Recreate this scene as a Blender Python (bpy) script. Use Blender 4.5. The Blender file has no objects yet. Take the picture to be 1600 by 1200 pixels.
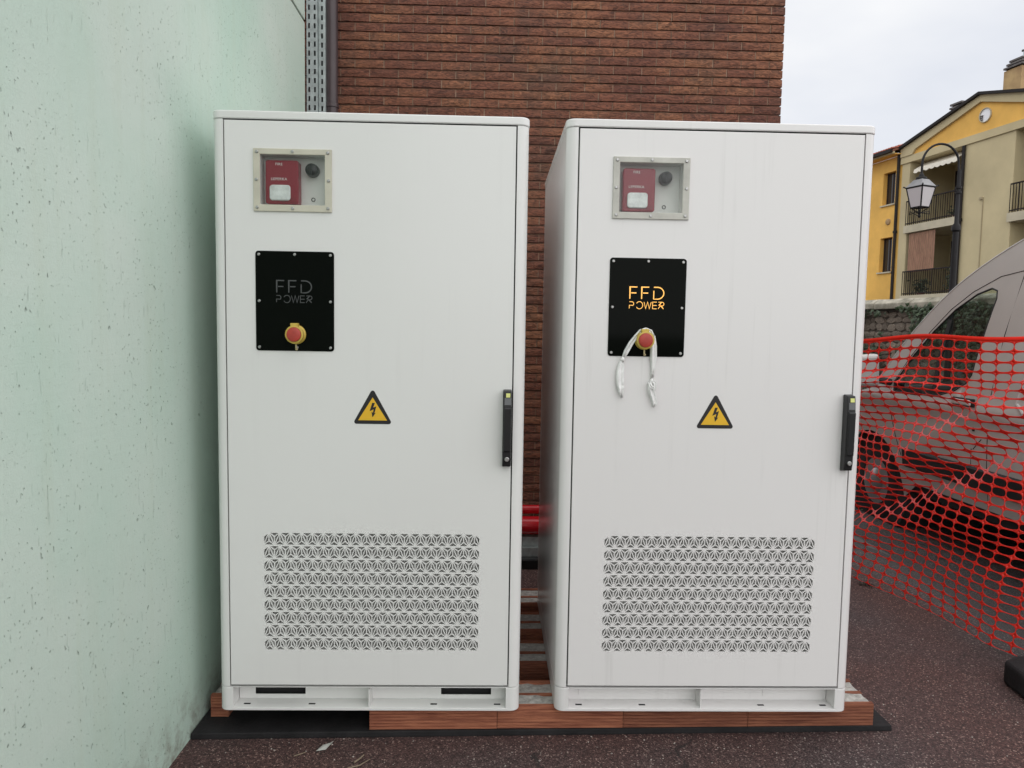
import bpy, bmesh, math, random
from mathutils import Vector, Matrix, noise
random.seed(7)
S = bpy.context.scene
COL = S.collection

# ------------------------------------------------------------------ camera
CAM = Vector((-0.0008, -2.3038, 1.3732))
YAW, PITCH, ROLL = 0.0259, 0.0732, 0.0166
def camera():
    cy, sy, cp, sp = math.cos(YAW), math.sin(YAW), math.cos(PITCH), math.sin(PITCH)
    f = Vector((sy*cp, cy*cp, -sp)); r = Vector((cy, -sy, 0)); u = r.cross(f)
    c, s = math.cos(ROLL), math.sin(ROLL)
    r, u = c*r + s*u, -s*r + c*u
    cam = bpy.data.cameras.new('camera')
    cam.sensor_width = 36; cam.lens = 1109.6/1600*36
    cam.clip_start = 0.05; cam.clip_end = 2000
    o = bpy.data.objects.new('camera', cam); COL.objects.link(o)
    o.matrix_world = Matrix(((r.x, u.x, -f.x, CAM.x), (r.y, u.y, -f.y, CAM.y), (r.z, u.z, -f.z, CAM.z), (0, 0, 0, 1)))
    S.camera = o
    return r, u, f
CR, CU, CF = camera()
def px(P):                       # where a world point lands in the 1600x1200 frame (only used to choose which bricks are in view)
    d = Vector(P) - CAM
    w = d.dot(CF)
    return 800 + 1109.6*d.dot(CR)/w, 600 - 1109.6*d.dot(CU)/w

# ------------------------------------------------------------------ world, sun, exposure
SUN_EL, SUN_AZ = math.radians(55), math.radians(158)      # azimuth from +Y clockwise: behind the camera, to the right
W = bpy.data.worlds.new('World'); S.world = W; W.use_nodes = True
def world():
    nt = W.node_tree; nt.nodes.clear()
    N = nt.nodes.new; L = nt.links.new
    out = N('ShaderNodeOutputWorld')
    sky = N('ShaderNodeTexSky'); sky.sky_type = 'NISHITA'; sky.sun_disc = False
    sky.sun_elevation = SUN_EL; sky.sun_rotation = SUN_AZ
    b1 = N('ShaderNodeBackground'); b1.inputs[1].default_value = 0.06
    L(sky.outputs[0], b1.inputs[0])
    tc = N('ShaderNodeTexCoord'); mp = N('ShaderNodeMapping'); mp.inputs['Scale'].default_value = (1.6, 1.6, 4.0)
    nz = N('ShaderNodeTexNoise'); nz.inputs['Scale'].default_value = 1.7; nz.inputs['Detail'].default_value = 4; nz.inputs['Roughness'].default_value = .5
    rp = N('ShaderNodeValToRGB'); rp.color_ramp.elements[0].position = .30; rp.color_ramp.elements[1].position = .72
    rp.color_ramp.elements[0].color = (.735, .765, .84, 1); rp.color_ramp.elements[1].color = (1, 1, 1, 1)
    L(tc.outputs['Generated'], mp.inputs[0]); L(mp.outputs[0], nz.inputs['Vector']); L(nz.outputs[0], rp.inputs[0])
    b2 = N('ShaderNodeBackground'); b2.inputs[1].default_value = .83; L(rp.outputs[0], b2.inputs[0])
    mx = N('ShaderNodeMixShader'); mx.inputs[0].default_value = .88
    L(b1.outputs[0], mx.inputs[1]); L(b2.outputs[0], mx.inputs[2]); L(mx.outputs[0], out.inputs[0])
world()
sl = bpy.data.lights.new('sun', 'SUN'); sl.energy = 1.9; sl.angle = math.radians(150); sl.color = (1, .97, .93)
so = bpy.data.objects.new('sun', sl); COL.objects.link(so)
sd = Vector((math.sin(SUN_AZ)*math.cos(SUN_EL), math.cos(SUN_AZ)*math.cos(SUN_EL), math.sin(SUN_EL)))
so.rotation_euler = sd.to_track_quat('Z', 'Y').to_euler(); so.location = (6, -8, 12)
S.view_settings.view_transform = 'Standard'; S.view_settings.look = 'None'
S.view_settings.exposure = 0.40; S.view_settings.gamma = 1; S.view_settings.use_curve_mapping = False
S.render.engine = 'CYCLES'
S.cycles.max_bounces = 8; S.cycles.transparent_max_bounces = 12

# ------------------------------------------------------------------ materials
MATS = {}
def setin(b, **k):
    for n, v in k.items():
        b.inputs[n].default_value = v
def M(name, col, rough=.5, metal=0., var=0., vscale=6., bump=0., bscale=60., spec=.5, stretch=(1, 1, 1), col2=None, emit=0., trans=0., rvar=0., objrand=0.):
    if name in MATS: return MATS[name]
    m = bpy.data.materials.new(name); m.use_nodes = True; MATS[name] = m
    nt = m.node_tree; b = nt.nodes['Principled BSDF']; N = nt.nodes.new; L = nt.links.new
    c = (*col, 1)
    setin(b, **{'Base Color': c, 'Roughness': rough, 'Metallic': metal, 'Specular IOR Level': spec})
    if trans: setin(b, **{'Transmission Weight': trans})
    if emit: setin(b, **{'Emission Color': c, 'Emission Strength': emit})
    tc = N('ShaderNodeTexCoord'); mp = N('ShaderNodeMapping'); mp.inputs['Scale'].default_value = stretch
    L(tc.outputs['Object'], mp.inputs[0])
    csock = None
    if var or col2:
        nz = N('ShaderNodeTexNoise'); nz.inputs['Scale'].default_value = vscale; nz.inputs['Detail'].default_value = 6; nz.inputs['Roughness'].default_value = .6
        L(mp.outputs[0], nz.inputs['Vector'])
        rp = N('ShaderNodeValToRGB'); rp.color_ramp.elements[0].position = .32; rp.color_ramp.elements[1].position = .68
        lo = col2 if col2 else tuple(x*(1-var) for x in col); hi = col if col2 else tuple(min(1, x*(1+var)) for x in col)
        rp.color_ramp.elements[0].color = (*lo, 1); rp.color_ramp.elements[1].color = (*hi, 1)
        L(nz.outputs[0], rp.inputs[0]); csock = rp.outputs[0]
        if rvar:
            mr = N('ShaderNodeMapRange'); mr.inputs['To Min'].default_value = rough-rvar; mr.inputs['To Max'].default_value = rough+rvar
            L(nz.outputs[0], mr.inputs[0]); L(mr.outputs[0], b.inputs['Roughness'])
    if objrand:
        oi = N('ShaderNodeObjectInfo'); hs = N('ShaderNodeHueSaturation')
        mr = N('ShaderNodeMapRange'); mr.inputs['To Min'].default_value = 1-objrand; mr.inputs['To Max'].default_value = 1+objrand
        L(oi.outputs['Random'], mr.inputs[0]); L(mr.outputs[0], hs.inputs['Value'])
        if csock: L(csock, hs.inputs['Color'])
        else: hs.inputs['Color'].default_value = c
        csock = hs.outputs[0]
    if csock: L(csock, b.inputs['Base Color'])
    if bump:
        n2 = N('ShaderNodeTexNoise'); n2.inputs['Scale'].default_value = bscale; n2.inputs['Detail'].default_value = 5
        L(mp.outputs[0], n2.inputs['Vector'])
        bp = N('ShaderNodeBump'); bp.inputs['Strength'].default_value = bump; bp.inputs['Distance'].default_value = .004
        L(n2.outputs[0], bp.inputs['Height']); L(bp.outputs[0], b.inputs['Normal'])
    return m

def mat_asphalt():
    m = bpy.data.materials.new('asphalt'); m.use_nodes = True; nt = m.node_tree; b = nt.nodes['Principled BSDF']; N = nt.nodes.new; L = nt.links.new
    tc = N('ShaderNodeTexCoord')
    vo = N('ShaderNodeTexVoronoi'); vo.inputs['Scale'].default_value = 235; L(tc.outputs['Object'], vo.inputs['Vector'])
    hs = N('ShaderNodeSeparateColor'); L(vo.outputs['Color'], hs.inputs[0])
    rp = N('ShaderNodeValToRGB'); e = rp.color_ramp.elements
    e[0].position = 0; e[0].color = (.018, .011, .011, 1); e[1].position = 1; e[1].color = (.30, .245, .22, 1)
    for p, c in ((.45, (.050, .030, .029, 1)), (.78, (.085, .052, .050, 1)), (.93, (.115, .082, .076, 1))):
        x = e.new(p); x.color = c
    L(hs.outputs[0], rp.inputs[0])
    big = N('ShaderNodeTexNoise'); big.inputs['Scale'].default_value = 1.3; big.inputs['Detail'].default_value = 5; L(tc.outputs['Object'], big.inputs['Vector'])
    br = N('ShaderNodeValToRGB'); br.color_ramp.elements[0].position = .35; br.color_ramp.elements[1].position = .68
    br.color_ramp.elements[0].color = (1.25, .92, .82, 1); br.color_ramp.elements[1].color = (.98, 1.0, 1.03, 1); L(big.outputs[0], br.inputs[0])
    mu = N('ShaderNodeMix'); mu.data_type = 'RGBA'; mu.blend_type = 'MULTIPLY'; mu.inputs[0].default_value = 1
    L(rp.outputs[0], mu.inputs[6]); L(br.outputs[0], mu.inputs[7])
    # the carriageway beyond the yard (x > 2.3) is an older grey asphalt
    sp = N('ShaderNodeSeparateXYZ'); L(tc.outputs['Object'], sp.inputs[0])
    wob = N('ShaderNodeMath'); wob.operation = 'MULTIPLY_ADD'; L(big.outputs[0], wob.inputs[0]); wob.inputs[1].default_value = .8; L(sp.outputs[0], wob.inputs[2])
    mr = N('ShaderNodeMapRange'); mr.inputs['From Min'].default_value = 2.5; mr.inputs['From Max'].default_value = 2.75; L(wob.outputs[0], mr.inputs[0])
    bw = N('ShaderNodeHueSaturation'); bw.inputs['Saturation'].default_value = .35; bw.inputs['Value'].default_value = .85; L(mu.outputs[2], bw.inputs['Color'])
    m2 = N('ShaderNodeMix'); m2.data_type = 'RGBA'; L(mr.outputs[0], m2.inputs[0]); L(mu.outputs[2], m2.inputs[6]); L(bw.outputs[0], m2.inputs[7])
    wn = N('ShaderNodeTexNoise'); wn.inputs['Scale'].default_value = 5; wn.inputs['Detail'].default_value = 5; L(tc.outputs['Object'], wn.inputs['Vector'])
    wa = N('ShaderNodeMix'); wa.data_type = 'RGBA'; wa.blend_type = 'ADD'; wa.inputs[0].default_value = .30; L(tc.outputs['Object'], wa.inputs[6]); L(wn.outputs['Color'], wa.inputs[7])
    cr = N('ShaderNodeTexVoronoi'); cr.feature = 'DISTANCE_TO_EDGE'; cr.inputs['Scale'].default_value = .75; L(wa.outputs[2], cr.inputs['Vector'])
    cm = N('ShaderNodeMapRange'); cm.inputs['From Min'].default_value = .002; cm.inputs['From Max'].default_value = .006; cm.inputs['To Min'].default_value = .75; cm.inputs['To Max'].default_value = 0; L(cr.outputs['Distance'], cm.inputs[0])
    gt = N('ShaderNodeMapRange'); gt.inputs['From Min'].default_value = .47; gt.inputs['From Max'].default_value = .55; L(big.outputs[0], gt.inputs[0])
    cg = N('ShaderNodeMath'); cg.operation = 'MULTIPLY'; L(cm.outputs[0], cg.inputs[0]); L(gt.outputs[0], cg.inputs[1])
    m4 = N('ShaderNodeMix'); m4.data_type = 'RGBA'; L(cg.outputs[0], m4.inputs[0]); L(m2.outputs[2], m4.inputs[6]); m4.inputs[7].default_value = (.014, .011, .011, 1)
    L(m4.outputs[2], b.inputs['Base Color'])
    bp = N('ShaderNodeBump'); bp.inputs['Strength'].default_value = .8; bp.inputs['Distance'].default_value = .003
    L(vo.outputs['Distance'], bp.inputs['Height']); bp.invert = True; L(bp.outputs[0], b.inputs['Normal'])
    setin(b, Roughness=.75)
    return m

def mat_greenwall():
    m = bpy.data.materials.new('green_concrete'); m.use_nodes = True; nt = m.node_tree; b = nt.nodes['Principled BSDF']; N = nt.nodes.new; L = nt.links.new
    tc = N('ShaderNodeTexCoord')
    def mapped(sc):
        mp = N('ShaderNodeMapping'); mp.inputs['Scale'].default_value = sc; L(tc.outputs['Object'], mp.inputs[0]); return mp.outputs[0]
    def noi(vec, sc, det=4, rough=.55):
        n = N('ShaderNodeTexNoise'); n.inputs['Scale'].default_value = sc; n.inputs['Detail'].default_value = det; n.inputs['Roughness'].default_value = rough; L(vec, n.inputs['Vector']); return n.outputs[0]
    def math_(op, a, bb, cl=False):
        n = N('ShaderNodeMath'); n.operation = op; n.use_clamp = cl
        for i, v in enumerate((a, bb)):
            if isinstance(v, (int, float)): n.inputs[i].default_value = v
            else: L(v, n.inputs[i])
        return n.outputs[0]
    def ramp(v, a, c):
        n = N('ShaderNodeMapRange'); n.inputs['From Min'].default_value = a; n.inputs['From Max'].default_value = c; L(v, n.inputs[0]); return n.outputs[0]
    base = mapped((1, 1, 1))
    cloud = noi(base, 1.6, 4)
    rp = N('ShaderNodeValToRGB'); rp.color_ramp.elements[0].position = .3; rp.color_ramp.elements[1].position = .7
    rp.color_ramp.elements[0].color = (.49, .645, .55, 1); rp.color_ramp.elements[1].color = (.59, .69, .615, 1); L(cloud, rp.inputs[0])
    # air holes: voronoi cells of two sizes, only some of them open, radius varies
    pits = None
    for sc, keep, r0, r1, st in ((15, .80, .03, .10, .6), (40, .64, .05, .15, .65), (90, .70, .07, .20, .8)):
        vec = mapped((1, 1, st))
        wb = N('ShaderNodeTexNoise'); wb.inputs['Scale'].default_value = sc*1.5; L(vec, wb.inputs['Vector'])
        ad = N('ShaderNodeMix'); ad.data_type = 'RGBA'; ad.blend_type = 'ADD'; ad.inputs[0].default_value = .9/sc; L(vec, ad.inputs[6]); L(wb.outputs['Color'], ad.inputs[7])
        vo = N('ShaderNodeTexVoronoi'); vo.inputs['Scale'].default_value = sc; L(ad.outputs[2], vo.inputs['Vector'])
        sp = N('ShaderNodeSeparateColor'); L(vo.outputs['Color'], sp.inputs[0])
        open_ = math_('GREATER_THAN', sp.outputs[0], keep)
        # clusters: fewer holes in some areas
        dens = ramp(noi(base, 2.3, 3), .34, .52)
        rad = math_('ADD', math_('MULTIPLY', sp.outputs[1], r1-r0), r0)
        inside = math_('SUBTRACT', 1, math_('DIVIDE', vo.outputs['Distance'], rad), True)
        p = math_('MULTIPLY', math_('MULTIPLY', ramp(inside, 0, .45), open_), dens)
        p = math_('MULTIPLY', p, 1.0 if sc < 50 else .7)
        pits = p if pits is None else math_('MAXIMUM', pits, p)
    # trowel scratches and form-board lines
    scr = ramp(noi(mapped((1, 24, 3.2)), 3.2, 3), .675, .75)
    fine = noi(base, 260, 4); mid = noi(mapped((1, 1, .5)), 38, 5, .7)
    ribs = noi(mapped((1, 1.2, 40)), 2.2, 3)
    h = math_('ADD', math_('MULTIPLY', fine, .10), math_('MULTIPLY', mid, .30))
    h = math_('ADD', h, math_('MULTIPLY', ribs, .06))
    h = math_('SUBTRACT', h, math_('MULTIPLY', pits, 1.5))
    h = math_('SUBTRACT', h, math_('MULTIPLY', scr, .38))
    bp = N('ShaderNodeBump'); bp.inputs['Strength'].default_value = .95; bp.inputs['Distance'].default_value = .006
    L(h, bp.inputs['Height']); L(bp.outputs[0], b.inputs['Normal'])
    # holes coloured darker, painting in the shade of their depth
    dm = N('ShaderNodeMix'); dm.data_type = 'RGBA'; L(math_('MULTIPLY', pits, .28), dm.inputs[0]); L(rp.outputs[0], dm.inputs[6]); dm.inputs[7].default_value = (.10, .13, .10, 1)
    st = ramp(noi(mapped((1, 5, .35)), 3, 4), .52, .8)
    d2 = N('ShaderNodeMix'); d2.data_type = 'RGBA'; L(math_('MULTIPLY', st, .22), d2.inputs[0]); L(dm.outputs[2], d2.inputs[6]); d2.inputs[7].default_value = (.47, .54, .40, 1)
    sepz = N('ShaderNodeSeparateXYZ'); L(tc.outputs['Object'], sepz.inputs[0])
    low = math_('SUBTRACT', 1, math_('DIVIDE', sepz.outputs[2], .22), True)
    spl = math_('MULTIPLY', math_('MULTIPLY', low, ramp(noi(base, 14, 6, .7), .46, .66)), .75)       # mud splashed up from the ground
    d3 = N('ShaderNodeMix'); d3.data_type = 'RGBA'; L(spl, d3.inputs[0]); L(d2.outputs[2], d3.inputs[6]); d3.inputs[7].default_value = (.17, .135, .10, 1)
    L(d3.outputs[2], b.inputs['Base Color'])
    setin(b, Roughness=.62)
    return m

def mat_paint(name, streak, scuff, tint):
    m = bpy.data.materials.new(name); m.use_nodes = True; nt = m.node_tree; b = nt.nodes['Principled BSDF']; N = nt.nodes.new; L = nt.links.new
    tc = N('ShaderNodeTexCoord'); oi = N('ShaderNodeObjectInfo')
    ad = N('ShaderNodeVectorMath'); ad.operation = 'ADD'; L(tc.outputs['Object'], ad.inputs[0])
    cx = N('ShaderNodeCombineXYZ'); L(oi.outputs['Random'], cx.inputs[0]); L(cx.outputs[0], ad.inputs[1])
    mp = N('ShaderNodeMapping'); mp.inputs['Scale'].default_value = (14, 14, .5); L(ad.outputs[0], mp.inputs[0])
    nz = N('ShaderNodeTexNoise'); nz.inputs['Scale'].default_value = 1.6; nz.inputs['Detail'].default_value = 5; nz.inputs['Roughness'].default_value = .65; L(mp.outputs[0], nz.inputs['Vector'])
    n2 = N('ShaderNodeTexNoise'); n2.inputs['Scale'].default_value = 2.2; n2.inputs['Detail'].default_value = 4; L(ad.outputs[0], n2.inputs['Vector'])
    mr = N('ShaderNodeMapRange'); mr.inputs['From Min'].default_value = .55; mr.inputs['From Max'].default_value = .78; L(nz.outputs[0], mr.inputs[0])
    mr2 = N('ShaderNodeMapRange'); mr2.inputs['From Min'].default_value = .42; mr2.inputs['From Max'].default_value = .62; L(n2.outputs[0], mr2.inputs[0])
    mu = N('ShaderNodeMath'); mu.operation = 'MULTIPLY'; L(mr.outputs[0], mu.inputs[0]); L(mr2.outputs[0], mu.inputs[1])
    m2 = N('ShaderNodeMath'); m2.operation = 'MULTIPLY'; m2.inputs[1].default_value = streak; L(mu.outputs[0], m2.inputs[0])
    mix = N('ShaderNodeMix'); mix.data_type = 'RGBA'; L(m2.outputs[0], mix.inputs[0]); mix.inputs[6].default_value = (*tint, 1); mix.inputs[7].default_value = (.50, .49, .47, 1)
    # small scuffs
    v3 = N('ShaderNodeTexNoise'); v3.inputs['Scale'].default_value = 11; v3.inputs['Detail'].default_value = 6; v3.inputs['Roughness'].default_value = .7; L(ad.outputs[0], v3.inputs['Vector'])
    mr3 = N('ShaderNodeMapRange'); mr3.inputs['From Min'].default_value = .70; mr3.inputs['From Max'].default_value = .80; mr3.inputs['To Max'].default_value = scuff; L(v3.outputs[0], mr3.inputs[0])
    mx3 = N('ShaderNodeMix'); mx3.data_type = 'RGBA'; L(mr3.outputs[0], mx3.inputs[0]); L(mix.outputs[2], mx3.inputs[6]); mx3.inputs[7].default_value = (.42, .40, .37, 1)
    L(mx3.outputs[2], b.inputs['Base Color'])
    mr4 = N('ShaderNodeMapRange'); mr4.inputs['To Min'].default_value = .17; mr4.inputs['To Max'].default_value = .30; L(n2.outputs[0], mr4.inputs[0]); L(mr4.outputs[0], b.inputs['Roughness'])
    # powder-coat orange peel
    n5 = N('ShaderNodeTexNoise'); n5.inputs['Scale'].default_value = 420; L(tc.outputs['Object'], n5.inputs['Vector'])
    bp = N('ShaderNodeBump'); bp.inputs['Strength'].default_value = .08; bp.inputs['Distance'].default_value = .001; L(n5.outputs[0], bp.inputs['Height']); L(bp.outputs[0], b.inputs['Normal'])
    return m

def mat_brick(name, dark):
    m = bpy.data.materials.new(name); m.use_nodes = True; nt = m.node_tree; b = nt.nodes['Principled BSDF']; N = nt.nodes.new; L = nt.links.new
    geo = N('ShaderNodeNewGeometry'); oi = N('ShaderNodeObjectInfo')
    n1 = N('ShaderNodeTexNoise'); n1.inputs['Scale'].default_value = 2.3; n1.inputs['Detail'].default_value = 5; L(geo.outputs['Position'], n1.inputs['Vector'])
    rp = N('ShaderNodeValToRGB'); e = rp.color_ramp.elements
    e[0].position = .25; e[0].color = (.128, .044, .027, 1); e[1].position = .8; e[1].color = (.255, .108, .052, 1)
    x = e.new(.5); x.color = (.185, .067, .037, 1)
    ad = N('ShaderNodeMath'); ad.operation = 'MULTIPLY_ADD'; ad.inputs[1].default_value = .34
    rnd = oi.outputs['Random']
    sb = N('ShaderNodeMath'); sb.operation = 'SUBTRACT'; sb.inputs[1].default_value = .17; L(n1.outputs[0], sb.inputs[0])
    L(rnd, ad.inputs[0]); L(sb.outputs[0], ad.inputs[2]); L(ad.outputs[0], rp.inputs[0])
    # sooty blotches over several bricks
    n2 = N('ShaderNodeTexNoise'); n2.inputs['Scale'].default_value = 3.7; n2.inputs['Detail'].default_value = 6; n2.inputs['Roughness'].default_value = .65; L(geo.outputs['Position'], n2.inputs['Vector'])
    mr = N('ShaderNodeMapRange'); mr.inputs['From Min'].default_value = .52; mr.inputs['From Max'].default_value = .75; mr.inputs['To Max'].default_value = .8; L(n2.outputs[0], mr.inputs[0])
    mx = N('ShaderNodeMix'); mx.data_type = 'RGBA'; L(mr.outputs[0], mx.inputs[0]); L(rp.outputs[0], mx.inputs[6]); mx.inputs[7].default_value = (.062, .040, .030, 1)
    # dragged wire-cut texture
    mp = N('ShaderNodeMapping'); mp.inputs['Scale'].default_value = (15, 15, 62); L(geo.outputs['Position'], mp.inputs[0])
    n3 = N('ShaderNodeTexNoise'); n3.inputs['Scale'].default_value = 1.4; n3.inputs['Detail'].default_value = 5; n3.inputs['Distortion'].default_value = 2.2; L(mp.outputs[0], n3.inputs['Vector'])
    m3 = N('ShaderNodeMix'); m3.data_type = 'RGBA'; m3.blend_type = 'MULTIPLY'; m3.inputs[0].default_value = .8; L(mx.outputs[2], m3.inputs[6])
    r3 = N('ShaderNodeValToRGB'); r3.color_ramp.elements[0].position = .38; r3.color_ramp.elements[0].color = (.26, .23, .23, 1); r3.color_ramp.elements[1].position = .60; r3.color_ramp.elements[1].color = (1.32, 1.32, 1.32, 1)
    L(n3.outputs[0], r3.inputs[0]); L(r3.outputs[0], m3.inputs[7]); L(m3.outputs[2], b.inputs['Base Color'])
    bp = N('ShaderNodeBump'); bp.inputs['Strength'].default_value = .8; bp.inputs['Distance'].default_value = .007; L(n3.outputs[0], bp.inputs['Height']); L(bp.outputs[0], b.inputs['Normal'])
    setin(b, Roughness=.8)
    return m

def mat_glass(name, tint=(1, 1, 1), alpha=.04, rough=.02):
    m = bpy.data.materials.new(name); m.use_nodes = True; nt = m.node_tree; nt.nodes.clear(); N = nt.nodes.new; L = nt.links.new
    out = N('ShaderNodeOutputMaterial'); t = N('ShaderNodeBsdfTransparent'); t.inputs[0].default_value = (*tint, 1)
    g = N('ShaderNodeBsdfGlossy'); g.inputs['Roughness'].default_value = rough
    ge = N('ShaderNodeNewGeometry'); dt = N('ShaderNodeVectorMath'); dt.operation = 'DOT_PRODUCT'; L(ge.outputs['Incoming'], dt.inputs[0]); L(ge.outputs['Normal'], dt.inputs[1])
    def mth(op, a, b):
        n = N('ShaderNodeMath'); n.operation = op
        for i, v in enumerate((a, b)):
            if isinstance(v, (int, float)): n.inputs[i].default_value = v
            else: L(v, n.inputs[i])
        return n.outputs[0]
    fr = mth('ADD', mth('MULTIPLY', mth('POWER', mth('SUBTRACT', 1.0, mth('ABSOLUTE', dt.outputs['Value'], 0)), 5.0), 1-alpha), alpha)   # Schlick, same from both sides of the thin pane
    mx = N('ShaderNodeMixShader'); L(fr, mx.inputs[0]); L(t.outputs[0], mx.inputs[1]); L(g.outputs[0], mx.inputs[2]); L(mx.outputs[0], out.inputs[0])
    return m

ASPHALT = mat_asphalt(); GREEN = mat_greenwall(); PAINT1 = mat_paint('clean_cabinet_paint', .13, .30, (.775, .775, .755)); PAINT2 = mat_paint('streaky_cabinet_paint', .42, .55, (.785, .77, .760)); PAINT = PAINT1; BRICK = mat_brick('klinker_brick', 0)
BLACKPL = M('black_plastic', (.012, .012, .013), .35, spec=.4)
GASKET = M('black_gasket', (.012, .012, .012), .8)
ACRYL = M('black_acrylic', (.003, .004, .003), .06, spec=.05)
RUBBER = M('black_rubber', (.016, .015, .016), .75, bump=.4, bscale=90, var=.4, vscale=8, spec=.3)
CREAM = M('cream_gasket_frame', (.56, .54, .44), .5, var=.08, vscale=12)
CREAM2 = M('grey_cream_gasket_frame', (.52, .51, .46), .5, var=.14, vscale=14)
STEEL = M('screw_steel', (.45, .45, .44), .35, metal=1.)
GALV = M('galvanised_steel', (.50, .56, .55), .42, metal=.75, var=.18, vscale=30)
RED = M('alarm_red', (.25, .008, .026), .3)
LENS = M('strobe_lens', (.74, .76, .76), .15, var=.2, vscale=35)
WHITEPR = M('white_print', (.8, .78, .76), .5)
YEL = M('sign_yellow', (.78, .46, .02), .45, var=.06, vscale=10)
PRINTBLK = M('sign_black', (.010, .009, .010), .45)
YELBTN = M('button_yellow', (.60, .44, .08), .4, var=.1)
REDBTN = M('button_red', (.42, .05, .035), .45, var=.12, vscale=40)
GREYLET = M('unlit_lettering', (.075, .08, .08), .4)
AMBER = M('amber_lit_lettering', (1, .52, .12), .5, emit=.5)
RIBBON = M('white_plastic_ribbon', (.86, .855, .84), .35, var=.05, vscale=40, bump=1., bscale=70)
CLAY = M('clay', (.36, .135, .072), .85, col2=(.17, .050, .028), vscale=9, bump=.5, bscale=30, stretch=(1, 6, 14), objrand=.2)
CONC = M('concrete_fill', (.40, .39, .36), .9, var=.30, vscale=60, bump=.9, bscale=120)
MORTAR = M('mortar', (.24, .15, .105), .9, var=.25, vscale=20, bump=.3, bscale=80)
PIPEBRN = M('brown_pipe_paint', (.062, .042, .045), .4, var=.12)
NET = M('orange_red_plastic_net', (.78, .026, .014), .30, var=.12, vscale=5)
def net_material():
    b = NET.node_tree.nodes['Principled BSDF']
    setin(b, **{'Subsurface Weight': .0})
net_material()
VANP = M('van_silver_paint', (.54, .53, .51), .25, metal=.15, var=.03, vscale=4)
VANBLK = M('van_black_trim', (.014, .014, .015), .6)
VANGLASS = mat_glass('van_window_glass', (.74, .79, .77))
PANE = mat_glass('alarm_window_glass', (.94, .95, .94), alpha=.022, rough=.04)
TYRE = M('tyre_rubber', (.016, .016, .017), .85)
RIM = M('wheel_rim', (.4, .4, .4), .35, metal=.9)
DARKIN = M('dark_interior', (.02, .02, .021), .8)

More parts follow.
